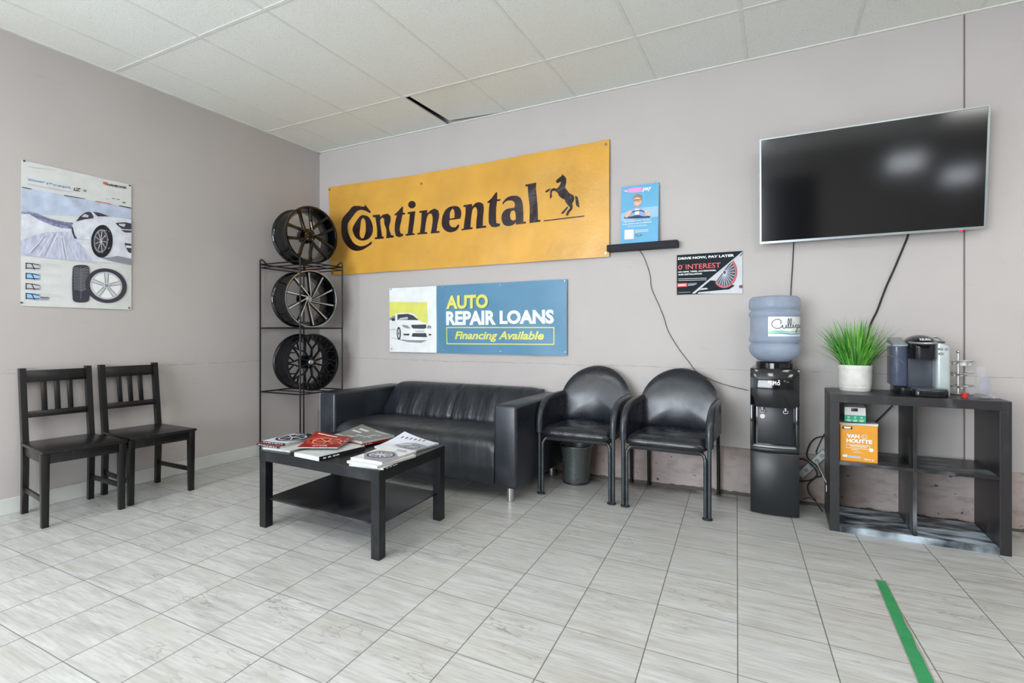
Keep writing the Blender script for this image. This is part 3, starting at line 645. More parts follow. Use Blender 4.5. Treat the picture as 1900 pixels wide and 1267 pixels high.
for q in ((143, 185), (147, 735), (615, 167), (617, 748), (1145, 145), (1150, 760), (1745, 108), (1750, 768)):
    a, b = T3([q])[0]; mb = MB(); mb.lathe([(0, .004), (.006, .003), (.009, 0)], 10, M=Matrix.Translation(fn_b2(a, b, .001)) @ Matrix.Rotation(PI/2, 4, 'X')); part('eyelet', mb, M['bezel'], t, world=True)

# ================================================================ WINTER TYRE POSTER on the left wall
py0, py1, pz0, pz1 = -2.452, -1.811, 1.315, 2.25
def fn_p(u, v, h): return (.006+h+.003*math.sin(u*7)*math.sin(v*3), u, v)
t = thing('tire_poster', 'large white winter tyre poster with snowy road and white car', 'poster', (0, -2.13, 1.315))
part('sheet', sheet(fn_p, py0, py1, pz0, pz1, 16, 20), M['paper'], t, world=True, angle=80)
pr = Print(fn_p, lift=.0007, grid=.1)
def T5(q): return [tuple(on_left(30+a/8.445, 290+b/8.445)[i] for i in (1, 2)) for a, b in q]
def T6(q): return [tuple(on_left(30+a/8.445, 430+b/8.445)[i] for i in (1, 2)) for a, b in q]
def c6(q): return [(a, b-140*8.445) for a, b in q]       # lower tracing into the upper tracing's frame
pr.poly(T5([(76,482),(1790,815),(1790,1000),(1200,960),(75,900)]), M['sky'], 1)
pr.poly(T5([(72,870),(1000,1080),(1790,990),(1790,1260),(70,1260)]), M['hill'], 2)
pr.poly(T5([(75,865),(150,875),(200,868),(330,900),(500,975),(640,1010),(760,1030),(880,1040),(880,1135),(700,1125),(540,1080),(330,990),(200,905),(75,905)]), M['pine'], 3)
pr.poly(T5([(72,905),(200,905),(330,990),(540,1080),(700,1125),(880,1140),(1200,1250),(1790,1260+60)]) + T6([(1790,520),(65,362)]), M['snow'], 4)
pr.poly(T6([(65,135),(230,70),(470,10),(560,5),(700,0),(820,10),(1240,490),(65,365)]), M['lav'], 5)
for q in (([(480,30),(180,340)]), ([(560,30),(340,390)]), ([(640,20),(480,400)]), ([(690,60),(740,430)]), ([(720,60),(790,430)]), ([(870,270),(950,450)]), ([(1030,250),(1220,480)])): pr.line(T6(q), .006, M['snow'], 6)
for q in (([(450,60),(230,330)]), ([(600,30),(430,380)]), ([(700,100),(770,430)])): pr.line(T6(q), .003, M['gr2'], 7)
pr.poly(T5([(76,480),(230,510),(230,520),(76,492)]), M['blk'], 7); pr.poly(T5([(740,608),(1070,665),(1070,672),(740,620)]), M['blk'], 7); pr.poly(T5([(1230,700),(1450,740),(1500,760),(1230,712)]), M['orange'], 7); pr.poly(T5([(1600,770),(1790,806),(1790,820),(1600,782)]), M['blk'], 7)
for k in range(46):
    x = 190+k*15; yb = 905+ (x-190)*.30 if x < 700 else 1060+(x-700)*.25; h = random.uniform(18, 62)*(.5+x/900)
    pr.poly(T5([(x-7, yb+14), (x, yb-h*.8), (x+7, yb+16)]), M['pine2'], 4)
# car
pr.poly(T5([(860,1080),(920,1025),(980,940),(1060,885),(1120,868),(1190,868),(1300,895),(1440,945),(1600,965),(1790,1000)])+T6([(1790,420),(1560,375),(1530,330),(1490,210),(1440,60),(1380,0),(1300,-40),(1200,0),(1160,80),(1150,130),(940,110),(860,20)]), M['snow'], 8)
pr.poly(T5([(920,1025),(980,945),(1060,885),(1120,870),(1160,880),(1195,940),(1195,975),(1060,990)]), M['gr3'], 9); pr.poly(T5([(1010,950),(1060,905),(1120,930),(1110,960)]), M['gr1'], 10)
pr.poly(T5([(1185,870),(1300,890),(1440,945),(1260,945)]), M['gr3'], 9)
pr.poly(T5([(1540,1045),(1700,1035),(1790,1055),(1790,1150),(1640,1140),(1570,1085)]), M['gr3'], 9); pr.poly(T5([(1590,1060),(1700,1060),(1680,1110),(1600,1085)]), M['gr1'], 10)
pr.poly(T5([(1625,1155),(1790,1165),(1790,1198),(1690,1195)]), M['gr3'], 9)
pr.poly(T6([(1680,175),(1788,190),(1788,340),(1740,320),(1700,240)]), M['gr3'], 9); pr.poly(T6([(1700,215),(1788,225),(1788,255),(1710,250)]), M['white'], 10)
pr.poly(T5([(850,1100),(870,1110),(900,1230),(940,1290),(900,1290),(860,1200)]), M['gr3'], 9)
pr.poly(T6([(1310,410),(1480,400),(1560,380),(1790,430),(1790,520),(1500,470)]), M['gr2'], 8)
c = T6([(1330, 150)])[0]; c0 = T6([(1160, 150)])[0]; c1 = T6([(1330, 410)])[0]
ru = abs(c[0]-c0[0]); rv = abs(c[1]-c1[1]); pr.oval(c[0], c[1], ru, rv, M['blk'], 9, a=-.12); pr.oval(c[0]-.008, c[1], ru*.66, rv*.72, M['gr2'], 10, a=-.12); pr.oval(c[0]-.008, c[1], ru*.56, rv*.62, M['gr3'], 11, a=-.12)
for k in range(9):
    a = 2*PI*k/9; pr.line([(c[0]-.008, c[1]), (c[0]-.008+ru*.55*math.cos(a), c[1]+rv*.62*math.sin(a))], .004, M['gr1'], 12)
for k in range(26): pr.oval(c[0]+random.uniform(-.2, 1)*ru*.8, c[1]+random.uniform(-.9, .9)*rv, .0022, .0022, M['white'], 13, n=6)
# product tyres
def rr_(x0, x1, y0, y1, r): return [(x0+r, y0), (x1-r, y0), (x1, y0+r), (x1, y1-r), (x1-r, y1), (x0+r, y1), (x0, y1-r), (x0, y0+r)]
pr.poly(T6(rnd(rr_(872, 1132, 527, 1100, 45))), M['gr3'], 6)
for k in range(15):
    y = 560+k*24; pr.line(T6([(885, y), (950, y+8), (1000, y+34)]), .0016, M['gr1'], 7); pr.line(T6([(1120, y+4), (1060, y+10), (1005, y+34)]), .0016, M['gr1'], 7)
pr.line(T6([(1000, 550), (1000, 1060)]), .002, M['gr2'], 7)
c = T6([(1398, 845)])[0]; e = T6([(1715, 845)])[0]; f_ = T6([(1398, 575)])[0]; ru, rv = abs(e[0]-c[0]), abs(f_[1]-c[1])
pr.oval(c[0]+.002, c[1], ru, rv, M['gr3'], 8, n=40); pr.oval(c[0], c[1], ru*.77, rv*.80, M['gr1'], 9, n=40); pr.oval(c[0], c[1], ru*.67, rv*.70, M['white'], 10, n=40)
for k in range(5):
    a = PI/2+2*PI*k/5
    for d in (-.13, .13): pr.line([(c[0]+ru*.15*math.cos(a+d*3), c[1]+rv*.15*math.sin(a+d*3)), (c[0]+ru*.70*math.cos(a+d), c[1]+rv*.72*math.sin(a+d))], .006, M['gr2'], 11)
    pr.line([(c[0]+ru*.15*math.cos(a), c[1]+rv*.15*math.sin(a)), (c[0]+ru*.70*math.cos(a), c[1]+rv*.72*math.sin(a))], .005, M['gr1'], 12)
pr.oval(c[0], c[1], ru*.13, rv*.13, M['gr1'], 13); pr.oval(c[0], c[1], ru*.08, rv*.08, M['gr2'], 14)
for k, y in enumerate((483, 643, 803, 957)):
    pr.poly(T6([(147,y),(355,y+12),(355,y+112),(147,y+100)]), M['ice' if k in (1, 3) else 'gr1'], 6)
    pr.line(T6([(150,y+8),(260,y+20),(353,y+40)]), .005, M['blk'], 7); pr.line(T6([(230,y+10),(280,y+110)]), .005, M['blk'], 7); pr.line(T6([(150,y+85),(353,y+95)]), .005, M['blk'], 7); pr.line(T6([(147,y),(147,y+100)]), .005, M['blk'], 7)
    for d in (15, 45): pr.line(T6([(400,y+d),(690,y+d+22)]), .0015, M['gr1'], 6)
pr.poly(T6([(372,1020),(508,1028),(508,1040),(372,1034)]), M['gr3'], 6); pr.poly(T6([(372,1045),(500,1052),(500,1070),(380,1066)]), M['gr2'], 6)
def tp(body, a, b, m, sl, **k):
    p, q = T5([a, b]); pr.text(body, p[0], q[0], p[1], q[1], M[m], layer=3, dv=sl, **k)
tp('Winter', (165, 385), (440, 355), 'lblue', -.0)
p = T5([(165, 392), (440, 440), (165, 350)])
pr.sets.pop('lettering', None)
def tq(body, a, b, h, m, bold=0.0, shear=0.0, T=T5):       # a, b: ends of the baseline; h: cap height, traced
    p, q, r = T([a, b, (a[0], a[1]-h)]); pr.text(body, p[0], q[0], p[1], r[1], M[m], layer=3, bold=bold, shear=shear, dv=q[1]-p[1])
tq('Winter', (165, 385), (440, 425), 38, 'lblue', .01); tq("i*cept", (465, 455), (850, 520), 50, 'lblue', .012); tq('iZ', (885, 540), (1010, 556), 52, 'gr3', .02, .2); tq('2', (1035, 550), (1095, 556), 26, 'gr3', .02)
tq('HANKOOK', (1420, 460), (1725, 515), 36, 'blk', .04)
pr.poly(T5(rnd([(1352,400),(1420,408),(1418,450),(1385,445),(1350,425)])), M['orange'], 3)
for d in (0, 12): pr.line(T5([(180, 158+d), (380+20*d, 200+d)]), .0015, M['gr1'], 3)
for d in (0, 14): pr.line(T5([(165, 428+d), (850, 556+d)]), .0022, M['gr1'], 3)
for x, y, m_ in ((1420, 668, 'ice'), (1515, 662, 'gr2'), (1592, 676, 'gr2'), (1682, 726, 'blk')): pr.poly(T5([(x-28, y-10), (x+28, y-2), (x+26, y+9), (x-24, y+5)]), M[m_], 3)
pr.build(t)
for q in (T5([(115, 75)])[0], T5([(1770, 460)])[0], T6([(77, 1110)])[0], T6([(1760, 1192)])[0]):
    mb = MB(); mb.lathe([(0, .006), (.005, .005), (.006, 0)], 10, M=Matrix.Translation(fn_p(q[0], q[1], .001)) @ Matrix.Rotation(PI/2, 4, 'Y')); part('pushpin', mb, M['gr3'], t, world=True)

# ================================================================ BLUE PAY POSTER, BAR SPEAKER, SMALL SIGN
t = thing('payment_poster', 'light blue pay poster of a smiling man steering, above the black bar', 'poster', (3.38, -.02, 1.82))
def fn_q(u, v, h): return (u, -.050-h+(v-1.82)*.07, v)
part('board', sheet(fn_q, 3.243, 3.528, 1.822, 2.268, 2, 2, .003), M['pay'], t, world=True, smooth=False)
pr = Print(fn_q, lift=.0007)
def T7(q): return [tuple(on_back(1140+a/9.744, 330+b/9.744, -.035)[i] for i in (0, 2)) for a, b in q]
pr.poly([(3.245, 2.06), (3.38, 2.09), (3.525, 2.09), (3.525, 2.01), (3.245, 2.0)], M['ice'], 1)
pr.poly(T7(rnd([(160,225),(330,170),(490,165),(500,240),(300,260),(190,245)])), M['pink'], 2)
pr.poly(T7([(155,215),(230,240),(200,248)]), M['white'], 3)
pr.poly(T7(rnd([(330,560),(410,530),(480,550),(560,640),(560,700),(270,700),(280,620)])), M['shirt'], 2); pr.poly(T7([(372,560),(455,560),(440,670),(375,670)]), M['white'], 3)
pr.poly(T7(rnd([(340,380),(400,330),(470,340),(490,400),(470,480),(410,530),(360,490)])), M['skin'], 4)
pr.poly(T7(rnd([(332,400),(335,330),(400,285),(470,295),(495,340),(485,400),(470,360),(400,345),(350,370)])), M['hair'], 5)
pr.poly(T7(rnd([(355,480),(400,520),(460,495),(475,460),(440,500),(400,505)])), M['hair'], 5)
pr.line(T7([(345,400),(480,385)]), .004, M['gr3'], 6)
for x in (375, 445): c = T7([(x, 405)])[0]; pr.oval(c[0], c[1], .011, .008, M['gr3'], 6, hole=.7)
pr.line(T7([(385,462),(410,472),(440,460)]), .003, M['white'], 6)
c = T7([(420, 720)])[0]; pr.oval(c[0], c[1], .083, .058, M['gr3'], 4, hole=.86, a0=.0, a1=PI, n=20)
pr.poly(T7(rnd([(175,735),(190,690),(300,700),(420,670),(520,695),(655,690),(640,720),(400,735)])), M['navy'], 5)
for q in ([(190,700),(250,600),(300,580),(320,620),(240,720),(200,720)], [(520,570),(570,590),(640,640),(650,690),(600,690),(560,640)]): pr.poly(T7(rnd(q)), M['skin'], 6)
tb(pr, T7, 'pay', (500, 250), (668, 150), M['white'], bold=.04, shear=.2, layer=3)
tb(pr, T7, 'THE EASIEST WAY TO PAY', (165, 812), (665, 738), M['white'], bold=.03, shear=.2, layer=3); tb(pr, T7, 'FOR UPGRADES & REPAIRS', (150, 858), (680, 786), M['white'], bold=.03, shear=.2, layer=3)
pr.poly(T7([(190,945),(355,935),(355,1108),(190,1118)]), M['white'], 2)
for y in (945, 975): pr.line(T7([(380, y+10), (620, y-10)]), .004, M['white'], 2)
pr.poly(T7(rnd([(378,1035),(400,1028),(495,1022),(505,1036),(490,1050),(400,1058)])), M['navy'], 2); pr.line(T7([(400, 1043), (485, 1035)]), .003, M['white'], 3)
for y in (870, 885): pr.line(T7([(240, y+6), (590, y-20)]), .0018, M['white'], 2)
pr.build(t)
mb = MB()
for q in ([(690,68),(740,30),(760,68)], [(772,95),(828,140),(790,175)]):
    P = [on_back(1140+a/9.744, 330+b/9.744, -.012) for a, b in q]; mb.add(P+[p+Vector((0, -.001, 0)) for p in P], [(0, 1, 2), (5, 4, 3), (0, 3, 4, 1), (1, 4, 5, 2), (2, 5, 3, 0)])
part('clear_sticky_tape', mb, M['film'], t, world=True, smooth=False, label='clear tape at the top corner')

t = thing('bar_speaker', 'slim black wall bar under the light blue poster with a cord below', 'speaker', (3.4, 0, 1.768))
mb = MB(); mb.box(3.144, 3.672, -.086, -.004, 1.768, 1.820, .006); part('body', mb, M['rubber'], t, world=True)
mb = MB(); mb.box(3.15, 3.666, -.088, -.085, 1.774, 1.814, .001); part('grille', mb, mat('speaker_cloth', (42, 44, 52), .8, var=(400, .3), bump=(500, .5)), t, world=True)
mb = MB(); P = [Vector((3.385, -.05, 1.77)), Vector((3.39, -.012, 1.755))]+[on_back(a, b, -.01) for a, b in ((1196, 480), (1206, 510), (1209, 535), (1222, 565), (1232, 590), (1240, 615), (1258, 645), (1277, 670), (1296, 692), (1340, 712), (1388, 724))]
mb.tube(smooth_path(P, 5), .0022, 6); part('cord', mb, M['rubber'], t, world=True)

t = thing('interest_sign', 'small dark sign reading Drive Now, Pay Later with a red-rimmed wheel', 'sign', (3.88, 0, 1.425))
def fn_s(u, v, h): return (u, -.006-h, v)
s0, s1, sz0, sz1 = 3.655, 4.10, 1.424, 1.717
part('board', sheet(fn_s, s0, s1, sz0, sz1, 2, 2, .005), M['sign'], t, world=True, smooth=False)
pr = Print(fn_s, lift=.0006)
def T8(q): return [tuple(on_back(1250+a/14.074, 460+b/14.074, -.006)[i] for i in (0, 2)) for a, b in q]
pr.poly(T8([(1795,110),(1795,1190),(620,1190),(960,830),(1540,340)]), M['gr1'], 1)
pr.poly(T8([(620,1130),(960,850),(1040,850),(1600,980),(1450,1080),(600,1160)]), M['sign'], 2)
pr.poly(T8([(1700,980),(1795,965),(1795,1050),(1720,1050)]), M['blk'], 2); pr.poly(T8([(1730,200),(1795,120),(1795,150),(1745,225)]), M['blk'], 2)
c = T8([(1330, 640)])[0]; e = T8([(1660, 640), (1330, 1050)]); ru, rv = e[0][0]-c[0], c[1]-e[1][1]
pr.oval(c[0], c[1], ru, rv, M['dred'], 3, a0=-2.45, a1=.85, n=30); pr.oval(c[0], c[1], ru*.95, rv*.96, M['red'], 4, a0=-2.45, a1=.85, n=30); pr.oval(c[0], c[1], ru*.84, rv*.88, M['navy'], 5, a0=-2.5, a1=.9, n=30)
for k in range(13):
    a = -2.35+k*3.1/12; pr.line([(c[0]+ru*.14*math.cos(a), c[1]+rv*.14*math.sin(a)), (c[0]+ru*.83*math.cos(a), c[1]+rv*.87*math.sin(a))], .0035, M['gr1'], 6)
pr.oval(c[0], c[1], ru*.17, rv*.15, M['gr1'], 7); pr.oval(c[0], c[1], ru*.11, rv*.11, M['navy'], 8)
pr.poly(T8([(1795,95),(1795,118),(560,1190),(475,1190)]), M['gr1'], 9)
pr.poly(T8([(960,835),(1100,715),(1160,690),(1165,750),(1100,820),(980,850)]), M['gr1'], 8)
for b_, a0_, b0_, m_, bo, sl in (('DRIVE NOW, PAY LATER', (115, 325), (1580, 158), 'white', .045, 0), ('INTEREST', (315, 560), (1225, 378), 'red', .01, 0), ('ON RIMS, TIRES, ACCESSORIES,', (115, 655), (1110, 562), 'white', .04, 0), ('AND INSTALLATION', (115, 720), (735, 648), 'white', .04, 0)):
    tb(pr, T8, b_, a0_, b0_, M[m_], bold=bo, dv=sl, layer=2)
tb(pr, T8, '0', (115, 570), (225, 440), M['red'], bold=.01, layer=2); tb(pr, T8, '%', (230, 465), (262, 435), M['red'], layer=2)
for y, x in ((800, 860), (845, 860)): pr.line(T8([(120, y+8), (x, y-14)]), .004, M['gr1'], 2)
pr.poly(T8([(100,925),(350,915),(350,1010),(100,1020)]), M['red'], 2); pr.line(T8([(120, 975), (310, 965)]), .007, M['white'], 3)
for y, x in ((935, 605), (960, 590), (982, 535)): pr.line(T8([(370, y), (x, y-12)]), .003, M['gr1'], 2)
pr.line(T8([(120, 1165), (440, 1150)]), .004, M['gr2'], 2)
pr.poly(T8([(640,1110),(740,1050),(860,1040),(900,1075),(700,1100)]), M['gr1'], 3)
pr.build(t)

# ================================================================ TELEVISION
t = thing('television', 'large flat wall television with switched-off dark screen and silver bezel', 'television', (4.80, -.1, 1.74))
tl = on_back(1410, 261, -.16); br = on_back(1822, 425, -.10)
X0, X1 = 4.214, 5.388; ZT, ZB = 2.425, 1.742; YT, YB = -.165, -.095
def tvm(u, v, d):                               # u across, v up the tilted face, d out of the screen
    a = Vector((0, YT-YB, ZT-ZB)).normalized(); n = Vector((0, -a.z, a.y))
    return Vector((u, YB, ZB))+a*v+n*d
H = math.hypot(YT-YB, ZT-ZB)
def tvbox(mb, a, b, c, d, e, f_, mi=0):
    q = [(a, c), (b, c), (b, d), (a, d)]; mb.hexa([tvm(u, v, e) for u, v in q], [tvm(u, v, f_) for u, v in q], mi)
mb = MB(); tvbox(mb, X0+.01, X1-.01, .01, H-.01, -.045, -.008); part('back_shell', mb, M['rubber'], t, world=True, smooth=False)
mb = MB(); tvbox(mb, X0+.009, X1-.009, .014, H-.009, -.01, .0); part('screen', mb, M['screen'], t, world=True, smooth=False)
mb = MB()
for a in ((X0, X1, 0, .014), (X0, X1, H-.008, H), (X0, X0+.009, .014, H-.008), (X1-.009, X1, .014, H-.008)): tvbox(mb, *a, -.014, .004)
part('bezel', mb, M['bezel'], t, world=True, smooth=False)
mb = MB(); tvbox(mb, 5.27, 5.282, -.006, .001, -.008, -.002); part('standby_light', mb, M['led'], t, world=True, label='red standby light')
mb = MB(); mb.box(4.65, 4.95, -.10, 0, 1.95, 2.2, .003); part('wall_mount', mb, M['rubber'], t, world=True)
t = thing('hanging_cable', 'thick black cable slanting from the television down behind the grass plant', 'cable', (5.035, -.012, 1.73))
mb = MB(); mb.tube(smooth_path([(5.04, -.03, 1.78), (5.035, -.012, 1.73), on_back(1662, 492, -.012), on_back(1643, 535, -.012), on_back(1628, 575, -.012), on_back(1612, 615, -.012), (4.80, -.012, .8), (4.78, -.022, .42)], 5), .0055, 8); part('cable', mb, M['rubber'], t, world=True)
t = thing('hanging_cable', 'thin dark cable hanging straight down behind the water bottle', 'cable', (4.415, -.01, 1.73))
mb = MB(); mb.tube(smooth_path([(4.415, -.02, 1.78), (4.415, -.01, 1.73), on_back(1470, 500, -.01), on_back(1467, 556, -.01), (4.40, -.01, .9), (4.45, -.012, .5)], 5), .003, 6); part('cable', mb, M['rubber'], t, world=True)

# ================================================================ SOFA
t = thing('leather_sofa', 'black two-seat leather sofa with chrome feet against the back wall', 'sofa', (1.885, -.48, 0))
mb = MB(); mb.box(.988, 1.162, -.922, -.045, .102, .66, .022, seg=3); part('armrest', mb, M['leather'], t, world=True)
mb = MB(); mb.box(2.612, 2.786, -.922, -.045, .102, .66, .022, seg=3); part('armrest', mb, M['leather'], t, world=True)
def lin_x(a, b, n): return [a+(b-a)*i/n for i in range(n+1)]
prof = [(-.33, .36), (-.365, .42), (-.352, .47), (-.315, .54), (-.27, .61), (-.235, .655), (-.20, .683), (-.155, .697), (-.10, .697), (-.06, .68), (-.045, .65), (-.045, .13), (-.25, .13)]
def fb(x, i, y, z):
    e = min(x-1.163, 2.611-x); pf = 1-math.exp(-e/.035); sm = math.exp(-((x-1.885)/.012)**2)
    k = 1 if i < 9 else 0
    wr = .006*math.sin(x*34+z*8)*max(0, math.sin((z-.40)/.3*PI))+.005*noise.noise(Vector((x*14, z*5, 0))) if 1 < i < 7 else 0
    return (x, y+k*(.02*(1-pf)+.012*sm+wr), z-k*(.03*(1-pf)*(z > .5)+.006*sm))
mb = MB(); mb.loft(prof, lin_x(1.163, 2.611, 110), fb); part('backrest', mb, M['leather_back'], t, world=True, angle=60)
prof = [(-.30, .40), (-.36, .425), (-.45, .435), (-.60, .441), (-.75, .441), (-.84, .436), (-.89, .42), (-.915, .392), (-.921, .35), (-.918, .24), (-.915, .125), (-.90, .112), (-.3, .112)]
def fs_(x, i, y, z):
    e = min(x-1.163, 2.611-x); pf = 1-math.exp(-e/.03); sm = math.exp(-((x-1.885)/.01)**2); k = 1 if 0 < i < 9 else 0
    wr = .004*noise.noise(Vector((x*10+y*6, y*4, 0)))
    return (x, y+(.006*(1-pf) if 6 < i < 10 else 0), z-k*(.028*(1-pf)+.004*sm)+(wr if 0 < i < 7 else 0))
mb = MB(); mb.loft(prof, lin_x(1.163, 2.611, 90), fs_); part('seat', mb, M['leather_seat'], t, world=True, angle=60)
for x, y in ((1.07, -.845), (2.703, -.845), (1.07, -.12), (2.703, -.12)):
    mb = MB(); mb.cyl(x, y, 0, .104, .025, 20, bev=.003); part('foot', mb, M['chrome'], t, world=True, label='round chrome foot')

# ================================================================ ROUND-BACKED ARMCHAIRS
def tombstone(mb, hw, zc, zb, rad, bulge, yb, th, n=20, rings=9):
    out = []
    for i in range(n+1):
        a = PI*i/n; out.append((hw*math.cos(a), zc+rad*math.sin(a)))
    for i in range(1, 5): out.append((-hw+.004*i, zc+(zb-zc)*i/5))
    for i in range(0, 7): out.append((-hw+.03+(2*hw-.06)*i/6, zb))
    for i in range(4, 0, -1): out.append((hw-.004*i, zc+(zb-zc)*i/5))
    cx_, cz_ = 0, (zb+zc+rad)/2; m = len(out); vs = []; fs = []
    for side in (1, -1):
        for r in range(rings):
            k = 1-(r/rings)**1.6*.97 if False else 1-r/rings
            for (x, z) in out:
                px_, pz_ = cx_+(x-cx_)*k, cz_+(z-cz_)*k
                prof_ = (1-k**5)**.5
                y = -(th/2+bulge*(1-k*k))*prof_ if side == 1 else (th/2)*prof_
                lean = yb-(0.0)+(.11-(pz_-zb)*.16)*-1
                y += .10*(px_/hw)**2*-0.6
                vs.append((px_, lean+y, pz_))
        vs.append((cx_, yb-(.11-(cz_-zb)*.16)+(-(th/2+bulge) if side == 1 else th/2), cz_))
    L1 = m*rings+1
    for s_ in (0, 1):
        b = s_*L1
        for r in range(rings-1):
            for i in range(m):
                j = (i+1) % m; fs.append((b+r*m+i, b+r*m+j, b+(r+1)*m+j, b+(r+1)*m+i))
        for i in range(m): fs.append((b+(rings-1)*m+i, b+(rings-1)*m+(i+1) % m, b+m*rings))
    for i in range(m): j = (i+1) % m; fs.append((i, j, L1+j, L1+i))
    mb.add(vs, fs)
def armchair(label, loc, rz):
    t = thing('round_back_armchair', label, 'armchair', loc, rz)
    mb = MB(); prof = [(-.09, .44), (-.10, .475), (-.30, .48), (-.52, .487), (-.60, .48), (-.635, .462), (-.645, .44), (-.635, .418), (-.60, .408), (-.10, .41)]
    def f(x, i, y, z):
        e = .25-abs(x); pf = 1-math.exp(-max(e, 0)/.022); k = 1 if 0 < i < 6 else 0
        dip = -.014*math.exp(-((x/.13)**2+((y+.36)/.14)**2))*k
        return (x*(1 if y > -.4 else 1.0), y+(.03*(1-pf) if 3 < i < 8 else 0), z-k*.022*(1-pf)+(.012*(1-pf) if i > 6 else 0)+dip+(.003*noise.noise(Vector((x*22, y*22, 3))) if k else 0))
    mb.loft(prof, lin_x(-.25, .25, 40), f); part('seat', mb, M['vinyl_seat'], t, angle=60)
    mb = MB(); tombstone(mb, .277, .615, .455, .272, .03, -.03, .045); part('backrest', mb, M['vinyl'], t, angle=60)
    mb = MB(); mb.box(-.22, .22, -.60, -.10, .385, .41, .004); part('seat_pan', mb, M['rubber'], t)
    for s in (-1, 1):
        x = s*.268
        mb = MB(); P = smooth_path([(x, -.608, .44), (x, -.606, .51), (x, -.590, .575), (x, -.545, .625), (x, -.47, .655), (x*.99, -.36, .668), (x*.975, -.2, .670), (x*.96, -.14, .665)], 4)
        mb.tube(P, .024, 12); part('armrest', mb, M['arm'], t)
        mb = MB(); q = [(-.59, .45), (-.585, .52), (-.56, .58), (-.52, .62), (-.45, .645), (-.35, .655), (-.14, .655), (-.10, .60), (-.10, .45)]
        xi = s*.252; vs = [(xi, a, b) for a, b in q]+[(xi+s*.02, a, b) for a, b in q]; n = len(q)
        mb.add(vs, [list(range(n)), [n+i for i in range(n)][::-1]]+[(i, (i+1) % n, n+(i+1) % n, n+i) for i in range(n)]); part('side_panel', mb, M['vinyl'], t, angle=50)
        mb = MB(); mb.tube([(x, -.605, .012), (x, -.607, .45)], .0125, 12)
        mb.tube(smooth_path([(x-s*.024, -.605, .012), (x-s*.024, -.605, .33), (x-s*.028, -.60, .372), (x-s*.045, -.59, .396), (x-s*.08, -.58, .402)], 4), .0115, 12)
        lg = part('front_leg', mb, M['steel_dark'], t)
        mb = MB(); mb.cyl(0, 0, 0, .014, .019, 16, bev=.003, M=Matrix.Translation((x-s*.012, -.605, 0)) @ Matrix.Diagonal((1.6, 1, 1, 1))); part('foot_cap', mb, M['rubber'], lg)
        mb = MB(); mb.tube(smooth_path([(s*.245, -.035, .01), (s*.245, -.05, .3), (s*.245, -.085, .55), (s*.245, -.11, .66)], 3), .012, 12); lg = part('rear_leg', mb, M['wire'], t)
        mb = MB(); mb.cyl(s*.245, -.035, 0, .012, .016, 14, bev=.002); part('foot_cap', mb, M['rubber'], lg)
    return t
armchair('black vinyl round-backed armchair next to the sofa, with the waste basket behind it', (3.079, .0, 0), 0.0)
armchair('black vinyl round-backed armchair nearer the water cooler', (3.705, -.015, 0), math.radians(-2.0))

# ================================================================ WASTE BASKET
bx_, by_ = 2.945, -.215
t = thing('waste_basket', 'small round dark wire mesh waste basket under the armchair', 'waste basket', (bx_, by_, 0))
mb = MB(); mb.lathe([(.098, .012), (.103, .05), (.102, .12), (.110, .2), (.122, .285)], 40); part('mesh_wall', mb, M['mesh'], t)
mb = MB(); mb.tube([(.122*math.cos(a), .122*math.sin(a), .286) for a in (2*PI*k/40 for k in range(40))], .0045, 8, closed=True); part('rim', mb, M['chrome'], t)
mb = MB(); mb.cyl(0, 0, 0, .016, .102, 36, bev=.004); part('base', mb, M['steel_dark'], t)

# ================================================================ COFFEE TABLE
t = thing('coffee_table', 'low grey-black coffee table with lower shelf, covered in magazines', 'coffee table', (2.05, -1.64, 0), 0)
TN, TL, TR = Vector((2.548, -1.983, 0)), Vector((1.598, -1.938, 0)), Vector((2.496, -1.328, 0)); TB = TL+TR-TN
ux = (TN-TL).normalized(); uy = (TR-TN).normalized(); org = Vector((2.05, -1.64, 0))
def slab(c4, z0, z1, bev):
    mb = MB(); mb.hexa([Vector((p.x, p.y, z0)) for p in c4], [Vector((p.x, p.y, z1)) for p in c4], bev=bev); return mb
c4 = [TL, TN, TR, TB]
part('tabletop', slab(c4, .392, .45, .0015), M['table'], t, world=True, smooth=False)
def leg_at(p, sx, sy, wd=.055):
    q = [p, p+ux*sx*wd, p+ux*sx*wd+uy*sy*wd, p+uy*sy*wd]
    if sx*sy < 0: q = q[::-1]
    return slab(q, 0, .392, .0015)
for p, sx, sy in ((TL, 1, 1), (TN, -1, 1), (TR, -1, -1), (TB, 1, -1)):
    p2 = p+ux*sx*.001+uy*sy*.001; part('leg', leg_at(p2, sx, sy), M['table'], t, world=True, smooth=False)
c5 = [TL+ux*.03+uy*.03, TN-ux*.03+uy*.03, TR-ux*.03-uy*.03, TB+ux*.03-uy*.03]
part('lower_shelf', slab(c5, .158, .168, .001), M['tshelf'], t, world=True, smooth=False)

